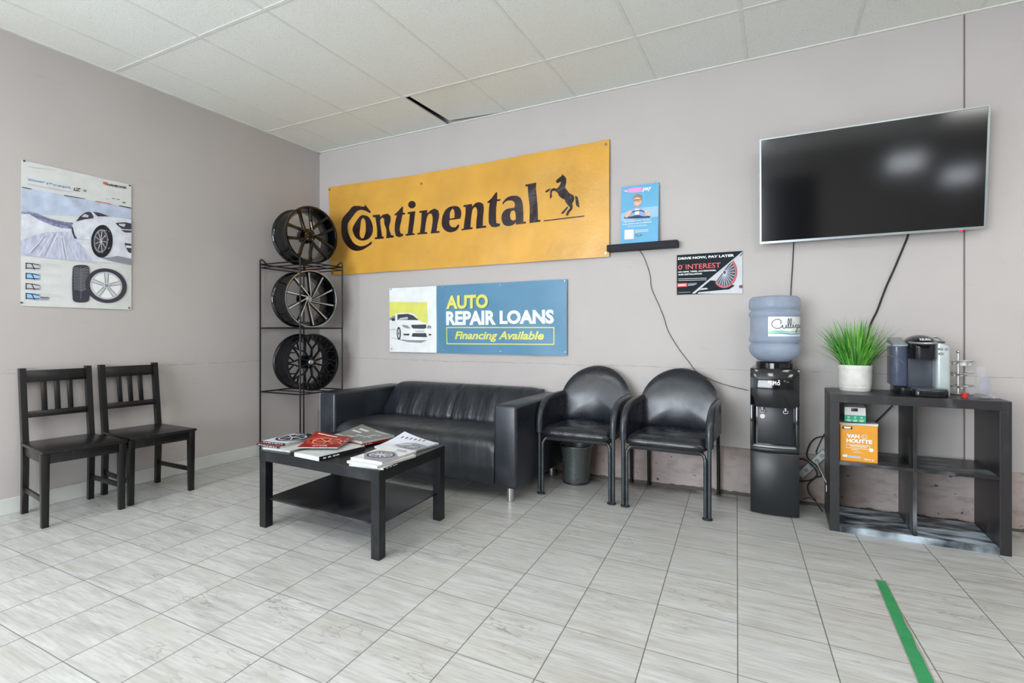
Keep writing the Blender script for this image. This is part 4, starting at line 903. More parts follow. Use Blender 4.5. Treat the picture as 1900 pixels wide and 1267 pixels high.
# ---------------------------------------------------------------- magazines
def magazine(label, x, y, rz, w_, l_, z0, th, cover, art=None, curl=0.0, cdir=(0, 1), pages='sheetw', spine=None):
    """x,y = corner nearest the viewer's left; local x across, y away; curl lifts the corner cdir"""
    t = thing('magazine', label, 'magazine', (x, y, z0), math.radians(rz), group='magazines on the coffee table')
    def lift(u, v):
        a = u if cdir[0] else 1-u; b = v if cdir[1] else 1-v
        return curl*max(0, (a+b-1.05)/.95)**1.6
    nu, nv = 10, 12
    def blk(h0, h1, ins):
        mb = MB(); vs = []
        for h in (h0, h1):
            for j in range(nv+1):
                for i in range(nu+1):
                    u, v = i/nu, j/nv; vs.append((ins+u*(w_-2*ins), ins+v*(l_-2*ins), h+lift(u, v)+(.0015*math.sin(u*PI) if h == h1 else 0)))
        n = (nu+1)*(nv+1); fs = []
        for j in range(nv):
            for i in range(nu):
                a = j*(nu+1)+i; q = [a, a+1, a+nu+2, a+nu+1]; fs.append([n+k for k in q]); fs.append(q[::-1])
        b = [i for i in range(nu+1)]+[j*(nu+1)+nu for j in range(1, nv+1)]+[nv*(nu+1)+i for i in range(nu-1, -1, -1)]+[j*(nu+1) for j in range(nv-1, 0, -1)]
        for k in range(len(b)): a, c = b[k], b[(k+1) % len(b)]; fs.append([a, c, n+c, n+a])
        mb.add(vs, fs); return mb
    part('pages', blk(.0006, th-.0008, .0015), M[pages], t)
    c = part('cover', blk(th-.0008, th, 0), M[cover], t)
    if spine:                                # coloured back edge: side, colour
        sd, cm = spine; mb = MB()
        if sd == 'front': mb.box(.002, w_-.002, -.0012, .0005, .0004, th)
        else: mb.box(w_-.0005, w_+.0012, .002, l_-.002, .0004, th)
        for k in range(9):
            u = .08+.09*k+.01*(k % 3)
            if sd == 'front': mb.box(u*w_, (u+.055)*w_, -.0017, -.001, th*.4, th*.62, mi=1)
            elif k < 4: mb.box(w_+.0010, w_+.0018, u*l_, (u+.06)*l_, th*.35, th*.65, mi=1)
        part('spine', mb, [M[cm], M['white']], t, smooth=False, label='dark spine' if cm == 'blk' else 'red spine')
    if art:
        pr = Print(lambda u, v, h: tuple(org_+Vector((u*w_, v*l_, th+h+lift(u, v)+.0015*math.sin(u*PI)+.0005))), lift=.0004, grid=.09)
        org_ = Vector((0, 0, 0)); art(pr)
        for key, (mb, ms) in pr.sets.items(): part(key, mb, ms, t, smooth=False)
    return t
def wheel_art(main, tyre, bg=None, cx=.5, cy=.5, r=.42, cap_=True, n=9, ar=.75):
    def f(pr):
        if bg: pr.rect(.0, 1, 0, 1, M[bg], 0)
        pr.oval(cx, cy, r, r*ar, M[tyre], 1, n=30); pr.oval(cx, cy, r*.84, r*.84*ar, M[main], 2, n=30); pr.oval(cx, cy, r*.74, r*.74*ar, M[tyre], 3, n=30)
        for k in range(n): a = 2*PI*k/n; pr.line([(cx, cy), (cx+r*.76*math.cos(a), cy+r*.76*ar*math.sin(a))], .035, M[main], 4)
        pr.oval(cx, cy, r*.16, r*.16*ar, M[main], 5)
    return f
def bars(m, rows, key='lettering'):
    def f(pr):
        for (u0, u1, v, h) in rows: pr.rect(u0, u1, v, v+h, M[m], 2, key=key)
    return f
def both(*fs):
    def f(pr):
        for g in fs: g(pr)
    return f
def spine_text(pr): 
    pr.text('BTOR', .35, .72, .05, .12, M['white'], layer=6, bold=.04)
M['magred'] = mat('red_cover', (140, 30, 28), .3, var=(30, .15)); M['maggrey'] = mat('grey_cover', (112, 114, 108), .35, var=(9, .2)); M['magpale'] = mat('pale_blue_cover', (206, 212, 224), .3, var=(6, .08)); M['magred2'] = mat('bright_red_print', (170, 58, 48), .3); M['glow'] = mat('print_glow', (226, 140, 112), .35)
magazine('white magazine at the bottom of the left stack', 1.592, -1.912, 3, .222, .28, .450, .010, 'sheetw')
magazine('red-edged magazine in the middle of the left stack', 1.505, -1.884, -2, .212, .28, .460, .013, 'magred', spine=('front', 'blk'))
magazine('magazine with a chrome wheel on its cover, topmost of the left stack', 1.527, -1.866, 3, .195, .275, .473, .014, 'magpale', both(wheel_art('gr1', 'blk', None, .55, .5, .50, n=7), bars('blk', [(0, 1, .90, .08), (.6, 1, .78, .12)]), bars('gr1', [(.1, .5, .93, .02)], 'lines')), spine=('front', 'blk'))
magazine('dark magazine lying flat behind the red one', 1.775, -1.545, 10, .20, .20, .450, .008, 'sign', bars('gr1', [(.1, .9, .86, .05), (.2, .5, .7, .04)]))
magazine('thick white catalogue with dark spine underneath the red magazine', 1.910, -1.956, -5, .215, .325, .450, .024, 'sheetw', bars('gr1', [(.86, .93, .1, .4), (.3, .7, .92, .02)]), spine=('side', 'blk'))
magazine('red magazine with a glowing wheel on its cover', 1.895, -1.925, 26, .235, .285, .4885, .006, 'magred', both(lambda pr: pr.oval(.52, .5, .50, .38, M['magred2'], 1, n=30), wheel_art('glow', 'magred', None, .52, .5, .44, n=8), spine_text, bars('white', [(.1, .6, .89, .035), (.9, .96, .3, .04), (.9, .96, .55, .04), (.9, .96, .75, .03)])), .04, (0, 1))
magazine('red magazine under the grey catalogue', 1.84, -1.598, -7, .255, .22, .459, .013, 'magred', bars('white', [(.9, .95, .3, .3)]), spine=('side', 'magred'))
magazine('grey catalogue with embossed letters and a lifted corner', 1.765, -1.560, -9, .330, .255, .472, .015, 'maggrey', bars('gr1', [(.15, .42, .74, .09), (.10, .36, .58, .08), (.42, .62, .38, .08), (.70, .76, .3, .4), (.80, .9, .66, .06), (.80, .9, .36, .06), (.5, .92, .9, .04), (.05, .3, .12, .1), (.5, .55, .1, .25), (.3, .5, .2, .06)]), .035, (0, 1))
magazine('bottom white magazine of the front stack with a red tab', 2.338, -1.975, 4, .218, .285, .450, .010, 'sheetw', bars('red', [(.9, 1, .3, .12)]), spine=('side', 'blk'))
magazine('second white magazine of the front stack', 2.314, -1.966, -4, .222, .29, .460, .013, 'paper')
magazine('white magazine with a grey wheel on its cover, topmost of the front stack', 2.320, -1.945, 0, .215, .285, .473, .013, 'paper', both(lambda pr: pr.poly([(.45, 0), (1, 0), (1, .45), (.6, .72), (.15, .66), (.0, .36)], M['gr2'], 0), wheel_art('gr1', 'gr3', None, .5, .40, .38, n=12, ar=.6), bars('lblue', [(.5, .8, .86, .03), (.55, .9, .79, .025)])), .010, (0, 1))
magazine('pale blue magazine with a car photo and one lifted corner', 2.165, -1.590, -3, .28, .27, .450, .012, 'magpale', both(lambda pr: pr.poly([(.30, .30), (.40, .58), (.60, .70), (.98, .60), (.96, .12), (.6, .16)], M['gr2'], 1), lambda pr: pr.poly([(.36, .38), (.45, .55), (.60, .62), (.62, .45), (.45, .34)], M['gr1'], 2), wheel_art('gr1', 'gr3', None, .78, .34, .18, n=8, ar=.8), bars('gr3', [(.12+.1*k, .15+.1*k, .72+.03*k, .10) for k in range(6)])), .045, (0, 1))

# ================================================================ WOODEN CHAIRS
def wooden_chair(label, loc, rz):
    t = thing('wooden_chair', label, 'chair', loc, rz, )
    m = M['black_wood']
    mb = MB(); mb.hexa([(-.005, -.19, .432), (.47, -.214, .432), (.47, .214, .432), (-.005, .19, .432)], [(-.005, -.19, .45), (.475, -.214, .45), (.475, .214, .45), (-.005, .19, .45)], bev=.004); part('seat', mb, m, t)
    for s in (-1, 1):
        y = s*.193
        mb = MB(); mb.hexa([(.415, y-.017, 0), (.447, y-.017, 0), (.447, y+.017, 0), (.415, y+.017, 0)], [(.410, y-.02, .431), (.452, y-.02, .431), (.452, y+.02, .431), (.410, y+.02, .431)], bev=.003); part('front_leg', mb, m, t)
        y = s*.172
        mb = MB(); mb.loft([(y-.016, 0), (y+.016, 0), (y+.016, 1), (y-.016, 1)], [0, 1, 2, 3], lambda k, i, yy, q: ([-.012, -.002, -.004, -.062][int(k)]+(.04 if q else 0)*(1 if k else .8), yy, [0, .30, .45, .915][int(k)]))
        part('rear_leg', mb, m, t, smooth=False)
        mb = MB(); mb.beam((.02, s*.172, .40), (.42, s*.193, .40), .016, .058, bev=.002); part('side_rail', mb, m, t)
        mb = MB(); mb.beam((.015, s*.172, .155), (.43, s*.193, .155), .014, .032, bev=.002); part('stretcher', mb, m, t)
    mb = MB(); mb.box(.428, .446, -.19, .19, .372, .431, .002); part('front_rail', mb, m, t)
    mb = MB(); mb.box(.0, .018, -.16, .16, .372, .431, .002); part('rear_rail', mb, m, t)
    bk = lambda z: -.004+(z-.45)/.465*-.058+.02
    mb = MB(); mb.hexa([(bk(.825)-.009, -.16, .825), (bk(.825)+.009, -.16, .825), (bk(.825)+.009, .16, .825), (bk(.825)-.009, .16, .825)], [(bk(.9)-.009, -.16, .90), (bk(.9)+.009, -.16, .90), (bk(.9)+.009, .16, .90), (bk(.9)-.009, .16, .90)], bev=.003); part('top_rail', mb, m, t)
    mb = MB(); mb.hexa([(bk(.60)-.009, -.16, .60), (bk(.60)+.009, -.16, .60), (bk(.60)+.009, .16, .60), (bk(.60)-.009, .16, .60)], [(bk(.64)-.009, -.16, .640), (bk(.64)+.009, -.16, .640), (bk(.64)+.009, .16, .640), (bk(.64)-.009, .16, .640)], bev=.003); part('lower_rail', mb, m, t)
    for y in (-.068, 0, .068):
        mb = MB(); mb.beam((bk(.638), y, .638), (bk(.827), y, .827), .03, .010, up=(1, 0, 0), bev=.002); part('slat', mb, m, t)
    return t
wooden_chair('black wooden slat-back chair farthest from the room corner', (.083, -2.288, 0), math.radians(-5.5))
wooden_chair('black wooden slat-back chair nearer the wheel rack', (.083, -1.849, 0), math.radians(-3.6))

# ================================================================ WIRE RACK
RX0, RX1, RY0, RY1 = .03, .555, -.735, -.235
t = thing('wheel_rack', 'tall black wire rack in the corner holding three alloy wheels', 'rack', ((RX0+RX1)/2, (RY0+RY1)/2, 0))
for x, y in ((RX0, RY0), (RX1, RY0), (RX1, RY1), (RX0, RY1)):
    sx = 1 if x == RX0 else -1; sy = 1 if y == RY0 else -1
    mb = MB(); mb.tube([(x, y, .0), (x, y, 1.79), (x, y, 1.812), (x+sx*.004, y+sy*.002, 1.822), (x+sx*.012, y+sy*.006, 1.825), (x+sx*.019, y+sy*.01, 1.818), (x+sx*.055, y+sy*.03, 1.778)], .0075, 8); part('post', mb, M['wire'], t, world=True)
for z in (.595, 1.187, 1.778):
    mb = MB()
    for dz in ((0,) if z < 1.7 else (0, -.03)):
        for a, b in (((RX0, RY0), (RX1, RY0)), ((RX1, RY0), (RX1, RY1)), ((RX1, RY1), (RX0, RY1)), ((RX0, RY1), (RX0, RY0))):
            mb.rod((*a, z+dz), (*b, z+dz), .0065 if not dz else .005, 8)
    for y in (-.57, -.40): mb.rod((RX0, y, z), (RX1, y, z), .005, 8)
    part('shelf_frame', mb, M['wire'], t, world=True)

# ================================================================ ALLOY WHEELS
def wheel_base(name, label, c, style):
    axis = Vector((.985, -.17, 0)).normalized()
    t = thing(name, label, 'wheel', (c[0], c[1], c[2]-.266))
    Z = axis; Y = Vector((0, 0, 1)); X = Y.cross(Z)
    A = Matrix(((X.x, Y.x, Z.x, 0), (X.y, Y.y, Z.y, 0), (X.z, Y.z, Z.z, 0), (0, 0, 0, 1)))
    A = Matrix.Translation((0, 0, .266)) @ A                 # local z = out of the face, local y = up
    R = .266; D = -.245
    prof = [(R, 0), (R, -.010), (R-.016, -.016), (R-.02, -.05), (R-.042, -.075), (R-.042, -.14), (R-.022, -.17), (R-.02, D+.022), (R-.004, D+.014), (R, D+.006), (R-.002, D), (R-.014, D), (R-.026, D+.01), (R-.03, -.17), (R-.05, -.145), (R-.05, -.08), (R-.028, -.05), (R-.026, -.02), (R-.016, -.002)]
    body = M['gloss'] if style != 'mesh' else M['semi']
    mb = MB(); mb.lathe(prof, 64, M=A, closed=True); part('barrel', mb, body, t, angle=50)
    if style == 'turbine':
        mb = MB(); mb.lathe([(R-.001, .0), (R-.0005, .0018), (R-.007, .0018), (R-.009, -.002)], 64, M=A); part('lip', mb, M['machined'], t, label='machined silver lip')
    hub = -.050
    def P(r, a, z): return Vector((r*math.cos(a), r*math.sin(a), z))
    if style == 'split':
        for k in range(5):
            a = PI+2*PI*k/5
            for s in (-1, 1):
                mb = MB(); e = Vector((-math.sin(a), math.cos(a), 0))
                p0 = P(.045, a, hub+.006)+e*s*.040; p1 = P(.15, a, hub+.012)+e*s*.048; p2 = P(.243, a, -.018)+e*s*.060
                q = [p0, p0.lerp(p1, .5)+Vector((0, 0, -.003)), p1, p1.lerp(p2, .5)+Vector((0, 0, .004)), p2]
                sweep_bar(mb, q, [.030, .026, .025, .026, .034], [.036, .032, .028, .026, .024], (0, 0, 1), M=A, bev=.3)
                part('spoke', mb, M['gloss'], t)
        rh = .062
    elif style == 'turbine':
        for k in range(10):
            a = PI/2+.1+2*PI*k/10
            p0 = P(.035, a-.5, hub+.012); p2 = P(.252, a, -.012)
            mb = MB(); mb.beam(p0-Vector((0, 0, .018)), p2-Vector((0, 0, .014)), .018, .03, .024, .026, M=A, mi=0, bev=.002); mb.beam(p0+Vector((0, 0, -.001)), p2+Vector((0, 0, .000)), .006, .005, .014, .005, M=A, mi=1)
            part('spoke', mb, [M['gloss'], M['machined']], t)
        rh = .045
    else:
        for k in range(10):
            a = 2*PI*k/10+PI/10
            mb = MB(); p0 = P(.045, a, hub+.004); p1 = P(.125, a, hub+.018)
            mb.beam(p0, p1, .016, .026, .014, .024, M=A, bev=.003)
            for s in (-1, 1):
                p2 = P(.185, a+s*PI/10*.75, -.026); p3 = P(.247, a+s*PI/10*.95, -.014); mb.beam(p1, p2, .013, .022, .012, .02, M=A, bev=.002); mb.beam(p2, p3, .012, .02, .014, .018, M=A, bev=.002)
                p4 = P(.245, a+s*PI/10*.25, -.014); mb.beam(p2, p4, .011, .018, .012, .016, M=A, bev=.002)
            part('spoke', mb, M['semi'], t)
        rh = .055
    mb = MB(); mb.lathe([(.0, -.15), (.07, -.15), (rh+.01, -.09), (rh, hub-.012), (rh-.006, hub+.004), (.028, hub+.006), (.0, hub+.006)], 40, M=A); part('hub', mb, body, t)
    for k in range(5):
        mb = MB(); a = 2*PI*k/5+.3; mb.lathe([(0, .006), (.006, .005), (.0075, -.01)], 10, M=A @ Matrix.Translation((.042*math.cos(a), .042*math.sin(a), hub))); part('lug_nut', mb, M['cap'] if style != 'turbine' else M['gloss'], t)
    rc = .034 if style == 'turbine' else .026
    mb = MB(); mb.lathe([(0, .012), (rc*.8, .011), (rc, .006), (rc, -.01)], 28, M=A @ Matrix.Translation((0, 0, hub))); part('centre_cap', mb, M['cap'] if style != 'split' else M['semi'], t)
    return t
wheel_base('alloy_wheel', 'gloss black alloy wheel with paired spokes on top of the wire rack', (.462, -.51, 2.054), 'split')
wheel_base('alloy_wheel', 'black alloy wheel with ten slim silver-faced spokes on the middle shelf of the rack', (.440, -.50, 1.460), 'turbine')
wheel_base('alloy_wheel', 'black mesh-spoke alloy wheel on the lowest shelf of the rack', (.465, -.50, .868), 'mesh')

# ================================================================ WATER COOLER AND BOTTLE
KX0, KX1 = 4.166, 4.440; KC = (KX0+KX1)/2
t = thing('water_cooler', 'tall glossy black water dispenser standing against the wall', 'water cooler', (KC, -.2, 0))
mb = MB(); mb.box(KX0, KX1, -.335, -.03, .0, .918, .006); part('cabinet', mb, M['cooler'], t, world=True)
def bow(z0, z1, d0, d1, yb=-.33, bulge=.024, x0=KX0, x1=KX1, n=16, taper=None):
    mb = MB(); pts = [(x0+(x1-x0)*i/n, yb-d0-bulge*(1-((i/n)*2-1)**2)**.8) for i in range(n+1)]+[(x1, yb), (x0, yb)]
    m = len(pts); zs = [z0, z0+.008, z1-.008, z1]; vs = []; fs = []
    for k, z in enumerate(zs):
        for i, (x, y) in enumerate(pts):
            e = .006 if k in (0, 3) and i <= n else 0
            dd = (d1-d0)*(z-z0)/(z1-z0) if i <= n else 0
            vs.append((x, y-dd+e, z))
    for k in range(3):
        for i in range(m): j = (i+1) % m; fs.append((k*m+i, k*m+j, (k+1)*m+j, (k+1)*m+i))
    fs.append(list(range(m))[::-1]); fs.append([3*m+i for i in range(m)]); mb.add(vs, fs); return mb
part('top_panel', bow(.678, .918, .034, .03), M['cooler'], t, world=True, angle=40)
part('door', bow(.008, .395, .02, .03), M['cooler_m'], t, world=True, angle=40)
part('drawer_front', bow(.398, .428, .03, .03), M['cooler_m'], t, world=True, angle=40)
mb = bow(.428, .438, .034, .034); part('drip_tray', mb, M['tray'], t, world=True, angle=40, label='silver-grey drip tray')
for a, b in ((KX0, KX0+.022), (KX1-.022, KX1)):
    mb = MB(); mb.box(a, b, -.372, -.33, .43, .69, .004); part('side_column', mb, M['cooler'], t, world=True)
mb = MB(); mb.box(KX0+.04, KX1-.035, -.337, -.333, .445, .675, .0015); part('splash_panel', mb, M['cooler_m'], t, world=True)
for x in (KC-.068, KC+.062):
    mb = MB(); mb.cyl(x, -.352, .655, .685, .010, 12); mb.tube(smooth_path([(x-.012, -.365, .66), (x-.010, -.37, .645), (x+.010, -.37, .645), (x+.012, -.365, .66)], 4), .003, 6); part('tap', mb, M['tray'], t, world=True)
mb = MB(); mb.lathe([(0, .002), (.014, .002), (.015, 0)], 20, M=Matrix.Translation((KC-.068, -.338, .615)) @ Matrix.Rotation(PI/2, 4, 'X')); part('round_sticker', mb, mat('pink_sticker', (214, 196, 202), .4), t, world=True, label='small round pinkish sticker')
mb = MB(); mb.lathe([(.0, .915), (.112, .915), (.112, .948), (.104, .958), (.09, .958), (.0, .95)], 36, M=Matrix.Translation((KC, -.20, 0))); part('bottle_collar', mb, M['cooler'], t, world=True)
pr = Print(lambda u, v, h: (u, -.3885-.003-h, v), lift=.0006)
p = on_back(1425, 714, -.39); q = on_back(1446, 707, -.39)
pr.text('PRIM', p.x, p.x+.046, p.z, q.z, M['white'], bold=.03)
pr.oval(p.x+.058, p.z+.010, .009, .010, M['white'], 2, hole=.55, key='lettering'); pr.oval(p.x+.061, p.z+.027, .005, .006, M['white'], 2, hole=.5, key='lettering')
pr.build(t)
BX, BY = 4.302, -.20; BR = .153
t = thing('water_bottle', 'large blue ribbed water bottle with a white label, upside down on the cooler', 'water bottle', (BX, BY, .93))
zt = lambda py: CH-(py-YH)/FPX*3.33
pf = [(0, .935), (.026, .935), (.028, .950), (.06, .957), (.10, .965), (.125, .985), (.143, 1.005), (.151, 1.025), (.153, 1.045), (.151, 1.06), (.139, 1.070), (.139, 1.076), (.151, 1.085), (.153, 1.10), (.151, 1.113), (.147, 1.12), (.145, 1.13), (.145, 1.235), (.147, 1.243), (.152, 1.25), (.153, 1.262), (.152, 1.273), (.139, 1.283), (.139, 1.29), (.151, 1.298), (.153, 1.313), (.153, 1.34), (.148, 1.362), (.135, 1.374), (.11, 1.378), (.06, 1.372), (0, 1.37)]
mb = MB(); mb.lathe([(r, z-.93) for r, z in pf], 56); part('shell', mb, M['water'], t, angle=60)
def fn_l(u, v, h):                                # u = arc length from the camera-facing line, v = height
    a = u/.1465; r = .1465+h; return (BX+r*math.sin(a), BY-r*math.cos(a), v)
pr = Print(fn_l, lift=.0005, grid=.012)
pr.rect(-.035, .245, 1.118, 1.243, M['white'], 1, key='label_sheet')
def cur(pts, wd=.0042, m='navy'): pr.line([p[:2] for p in smooth_path([(a, b, 0) for a, b in pts], 6)], wd, M[m], 3, key='lettering')
cur([(.034, 1.198), (.038, 1.212), (.030, 1.224), (.012, 1.226), (-.008, 1.214), (-.014, 1.195), (-.004, 1.177), (.018, 1.170), (.038, 1.176), (.046, 1.190), (.048, 1.176), (.056, 1.170), (.066, 1.178), (.069, 1.192), (.069, 1.174), (.078, 1.176), (.086, 1.20), (.087, 1.225), (.082, 1.228), (.079, 1.20), (.083, 1.174), (.094, 1.178), (.102, 1.20), (.103, 1.226), (.097, 1.229), (.095, 1.20), (.099, 1.174), (.110, 1.178), (.116, 1.194), (.117, 1.175), (.126, 1.176), (.134, 1.19)])
cur([(.152, 1.190), (.143, 1.193), (.136, 1.184), (.140, 1.173), (.150, 1.178), (.153, 1.192), (.152, 1.160), (.146, 1.145), (.138, 1.150), (.150, 1.165), (.166, 1.178)])
cur([(.180, 1.190), (.170, 1.192), (.164, 1.182), (.170, 1.172), (.180, 1.180), (.182, 1.190), (.184, 1.174), (.194, 1.178), (.198, 1.192), (.199, 1.174), (.206, 1.190), (.214, 1.190), (.217, 1.174), (.226, 1.176)])
pr.oval(.122, 1.206, .0028, .0028, M['navy'], 3, n=8, key='lettering')
pr.poly([(-.034, 1.148), (0, 1.158), (.04, 1.158), (.09, 1.150), (.15, 1.155), (.24, 1.16), (.24, 1.15), (.15, 1.147), (.09, 1.142), (.04, 1.146), (-.034, 1.140)], mat('print_wave_green', (132, 204, 150), .4), 2)
pr.poly([(-.034, 1.139), (.04, 1.144), (.10, 1.137), (.2, 1.142), (.2, 1.136), (.10, 1.130), (.04, 1.136), (-.034, 1.136)], M['lblue'], 2)
pr.build(t)

# ================================================================ CUBE SHELF UNIT
SX0, SX1, SY0, SY1, SZ = 4.590, 5.386, -.480, -.085, .79
t = thing('cube_shelf', 'black four-compartment cube shelf unit with scuffed surfaces', 'shelf unit', ((SX0+SX1)/2, (SY0+SY1)/2, 0))
T_ = .048
mb = MB(); mb.box(SX0, SX0+T_, SY0, SY1, 0, SZ-T_, .0012); part('side_panel', mb, M['shelf_out'], t, world=True, smooth=False)
mb = MB(); mb.box(SX1-T_, SX1, SY0, SY1, 0, SZ-T_, .0012); part('side_panel', mb, M['shelf_out'], t, world=True, smooth=False)
mb = MB(); mb.box(SX0, SX1, SY0, SY1, SZ-T_, SZ, .0012); part('top_panel', mb, M['shelf_out'], t, world=True, smooth=False)
mb = MB(); mb.box(SX0+T_, SX1-T_, SY0, SY1, 0, .036, .0012); part('bottom_panel', mb, M['smear'], t, world=True, smooth=False)
mid = (SX0+SX1)/2
mb = MB(); mb.box(mid-.009, mid+.009, SY0+.002, SY1, .036, SZ-T_, .001); part('divider', mb, M['shelf_in'], t, world=True, smooth=False)
for a, b in ((SX0+T_, mid-.009), (mid+.009, SX1-T_)):
    mb = MB(); mb.box(a, b, SY0+.002, SY1, .384, .402, .001); part('shelf', mb, M['shelf_in'], t, world=True, smooth=False)

# cartons
t = thing('coffee_carton', 'orange coffee pod carton in the upper left shelf compartment', 'carton', (4.745, -.36, .402))
cx0, cx1, cy0, cy1 = 4.645, 4.826, -.435, -.265; ct = .402+.208
mb = MB(); mb.box(cx0, cx1, cy0, cy1, .402, ct, .0015); part('box', mb, M['amber'], t, world=True, smooth=False)
mb = MB(); mb.hexa([(cx0-.002, cy0+.01, ct), (cx1+.002, cy0+.01, ct), (cx1+.002, cy1, ct), (cx0-.002, cy1, ct)], [(cx0-.002, cy0+.03, ct+.006), (cx1+.006, cy0+.02, ct+.012), (cx1+.008, cy1, ct+.004), (cx0, cy1, ct+.004)]); part('open_flap', mb, M['card'], t, world=True, smooth=False, label='crumpled pale carton flap')
pr = Print(lambda u, v, h: (cx0+u*(cx1-cx0), cy0-h-.0004, .402+v*.208), lift=.0006)
pr.text('VAN', .18, .52, .645, .755, M['white'], bold=.05); pr.text('HOUTTE', .17, .85, .515, .625, M['white'], bold=.05)
pr.oval(.65, .70, .075, .065, M['white'], 1, hole=.85, n=18); pr.text('L', .63, .67, .67, .73, M['white'])
for a in ((.17, .80, .465, .475), (.17, .80, .365, .375), (.17, .18, .365, .475), (.79, .80, .365, .475), (.24, .74, .435, .447), (.27, .70, .405, .415), (.36, .58, .26, .27), (.30, .50, .32, .333)): pr.rect(*a, M['white'], 1)
pr.oval(.83, .35, .06, .05, M['white'], 2, n=16); pr.text('48', .05, .20, .10, .18, M['white'], bold=.05); pr.rect(.22, .56, .10, .15, M['ice'], 1); pr.text('454 g', .63, .90, .055, .105, M['white'], bold=.03)
pr.rect(.06, .33, .885, .965, M['blk'], 1); pr.poly([(.09, .95), (.30, .95), (.27, .90), (.12, .90)], M['white'], 2)
pr.build(t)
t = thing('tea_carton', 'small white and green carton on top of the orange carton', 'carton', (4.735, -.35, ct+.006))
gx0, gx1, gy0, gy1, gz = 4.670, 4.775, -.395, -.29, ct+.0125
mb = MB(); mb.box(gx0, gx1, gy0, gy1, gz, gz+.040, .001); part('box', mb, M['teal'], t, world=True, smooth=False)
mb = MB(); mb.hexa([(gx0, gy0, gz+.040), (gx1, gy0, gz+.040), (gx1, gy1, gz+.040), (gx0, gy1, gz+.040)], [(gx0+.001, gy0+.004, gz+.085), (gx1-.001, gy0+.004, gz+.085), (gx1-.001, gy1, gz+.10), (gx0+.001, gy1, gz+.10)], bev=.0008); part('upper_box', mb, M['card'], t, world=True, smooth=False, label='white upper half')
pr = Print(lambda u, v, h: (gx0+u*(gx1-gx0), gy0-h-.0006, gz+v*.04), lift=.0005)
for k in (.2, .5, .8): pr.oval(k, .68, .05, .13, M['white'], 1, n=10, hole=.6); pr.rect(k-.1, k+.1, .25, .32, M['white'], 1); pr.rect(k-.08, k+.08, .12, .18, M['white'], 1)
pr.build(t)
mb = MB(); mb.box(gx0+.033, gx0+.066, gy0-.0005+.002, gy0+.004, gz+.062, gz+.080, .0005); part('tuck_slot', mb, M['blk'], t, world=True)

# ================================================================ POTTED GRASS PLANT
pc = on_level(1585.5, 716.5, .79); pc.y = min(pc.y, -.19); PX, PY = 4.742, -.205
t = thing('potted_grass', 'bushy green artificial grass plant in a round white pot', 'potted plant', (PX, PY, .79))
mb = MB(); mb.lathe([(r*.875, z) for r, z in [(0, .0), (.090, .0), (.094, .006), (.096, .018), (.099, .024), (.096, .028), (.098, .034), (.1005, .042), (.102, .10), (.1005, .126), (.1035, .132), (.1035, .152), (.100, .157), (.094, .156), (.092, .14), (0, .138)]], 48); pot = part('pot', mb, M['pot'], t)
mb = MB(); mb.lathe([(0, .142), (.06, .1435), (.0803, .14)], 24); part('soil', mb, M['soil'], t)
mb = MB(); rnd_ = random.Random(11)
for i in range(360):
    a = rnd_.uniform(0, 2*PI); r0 = .066*math.sqrt(rnd_.random()); L_ = rnd_.uniform(.17, .32)
    out = rnd_.random()**1.15*1.35 + .06; d = Vector((math.cos(a), math.sin(a), 0)); side = Vector((-d.y, d.x, 0))
    side = (side+Vector((rnd_.uniform(-.5, .5), rnd_.uniform(-.5, .5), 0))).normalized()
    if PY+.0+d.y*L_*out > .17: out *= .6
    p = Vector((r0*math.cos(a), r0*math.sin(a), .142)); th = out*.55; n = 8; vs = []; w0 = rnd_.uniform(.0026, .005)
    droop = rnd_.uniform(.2, 1.2)*out
    for k in range(n+1):
        s_ = k/n; wd = w0*(1-s_**2.2)+.0003
        vs += [p-side*wd, p+side*wd]; ang = th+droop*s_*s_
        p = p+(d*math.sin(ang)+Vector((0, 0, math.cos(ang))))*L_/n
        if p.y+PY > -.012: p.y = -.012-PY
        if p.x+PX > 5.0 and p.z < .34: d = Vector((d.x*.3, d.y, d.z))
    mb.add(vs, [(2*k, 2*k+1, 2*k+3, 2*k+2) for k in range(n)], mi=0 if rnd_.random() < .62 else 1)
for (ang_, L_, th, dr) in ((PI+.15, .36, .95, .55), (PI+.05, .33, 1.15, .5), (PI-.3, .30, 1.0, .7), (PI+.6, .28, .8, .8), (-.5, .30, .9, 1.6), (-.75, .28, .9, 1.9), (-.35, .26, .7, 2.0), (-1.0, .26, .8, 1.6)):
    d = Vector((math.cos(ang_), math.sin(ang_), 0)); side = Vector((-d.y, d.x, 0)); p = Vector((d.x*.05, d.y*.05, .142)); vs = []; n = 12
    for k in range(n+1):
        s_ = k/n; wd = .0058*(1-s_**2.2)+.0003; vs += [p-side*wd, p+side*wd]; ang = th+dr*s_*s_; p = p+(d*math.sin(ang)+Vector((0, 0, math.cos(ang))))*L_/n
    mb.add(vs, [(2*k, 2*k+1, 2*k+3, 2*k+2) for k in range(n)], mi=0)
part('foliage', mb, [M['leaf'], M['leaf2']], t, angle=80)

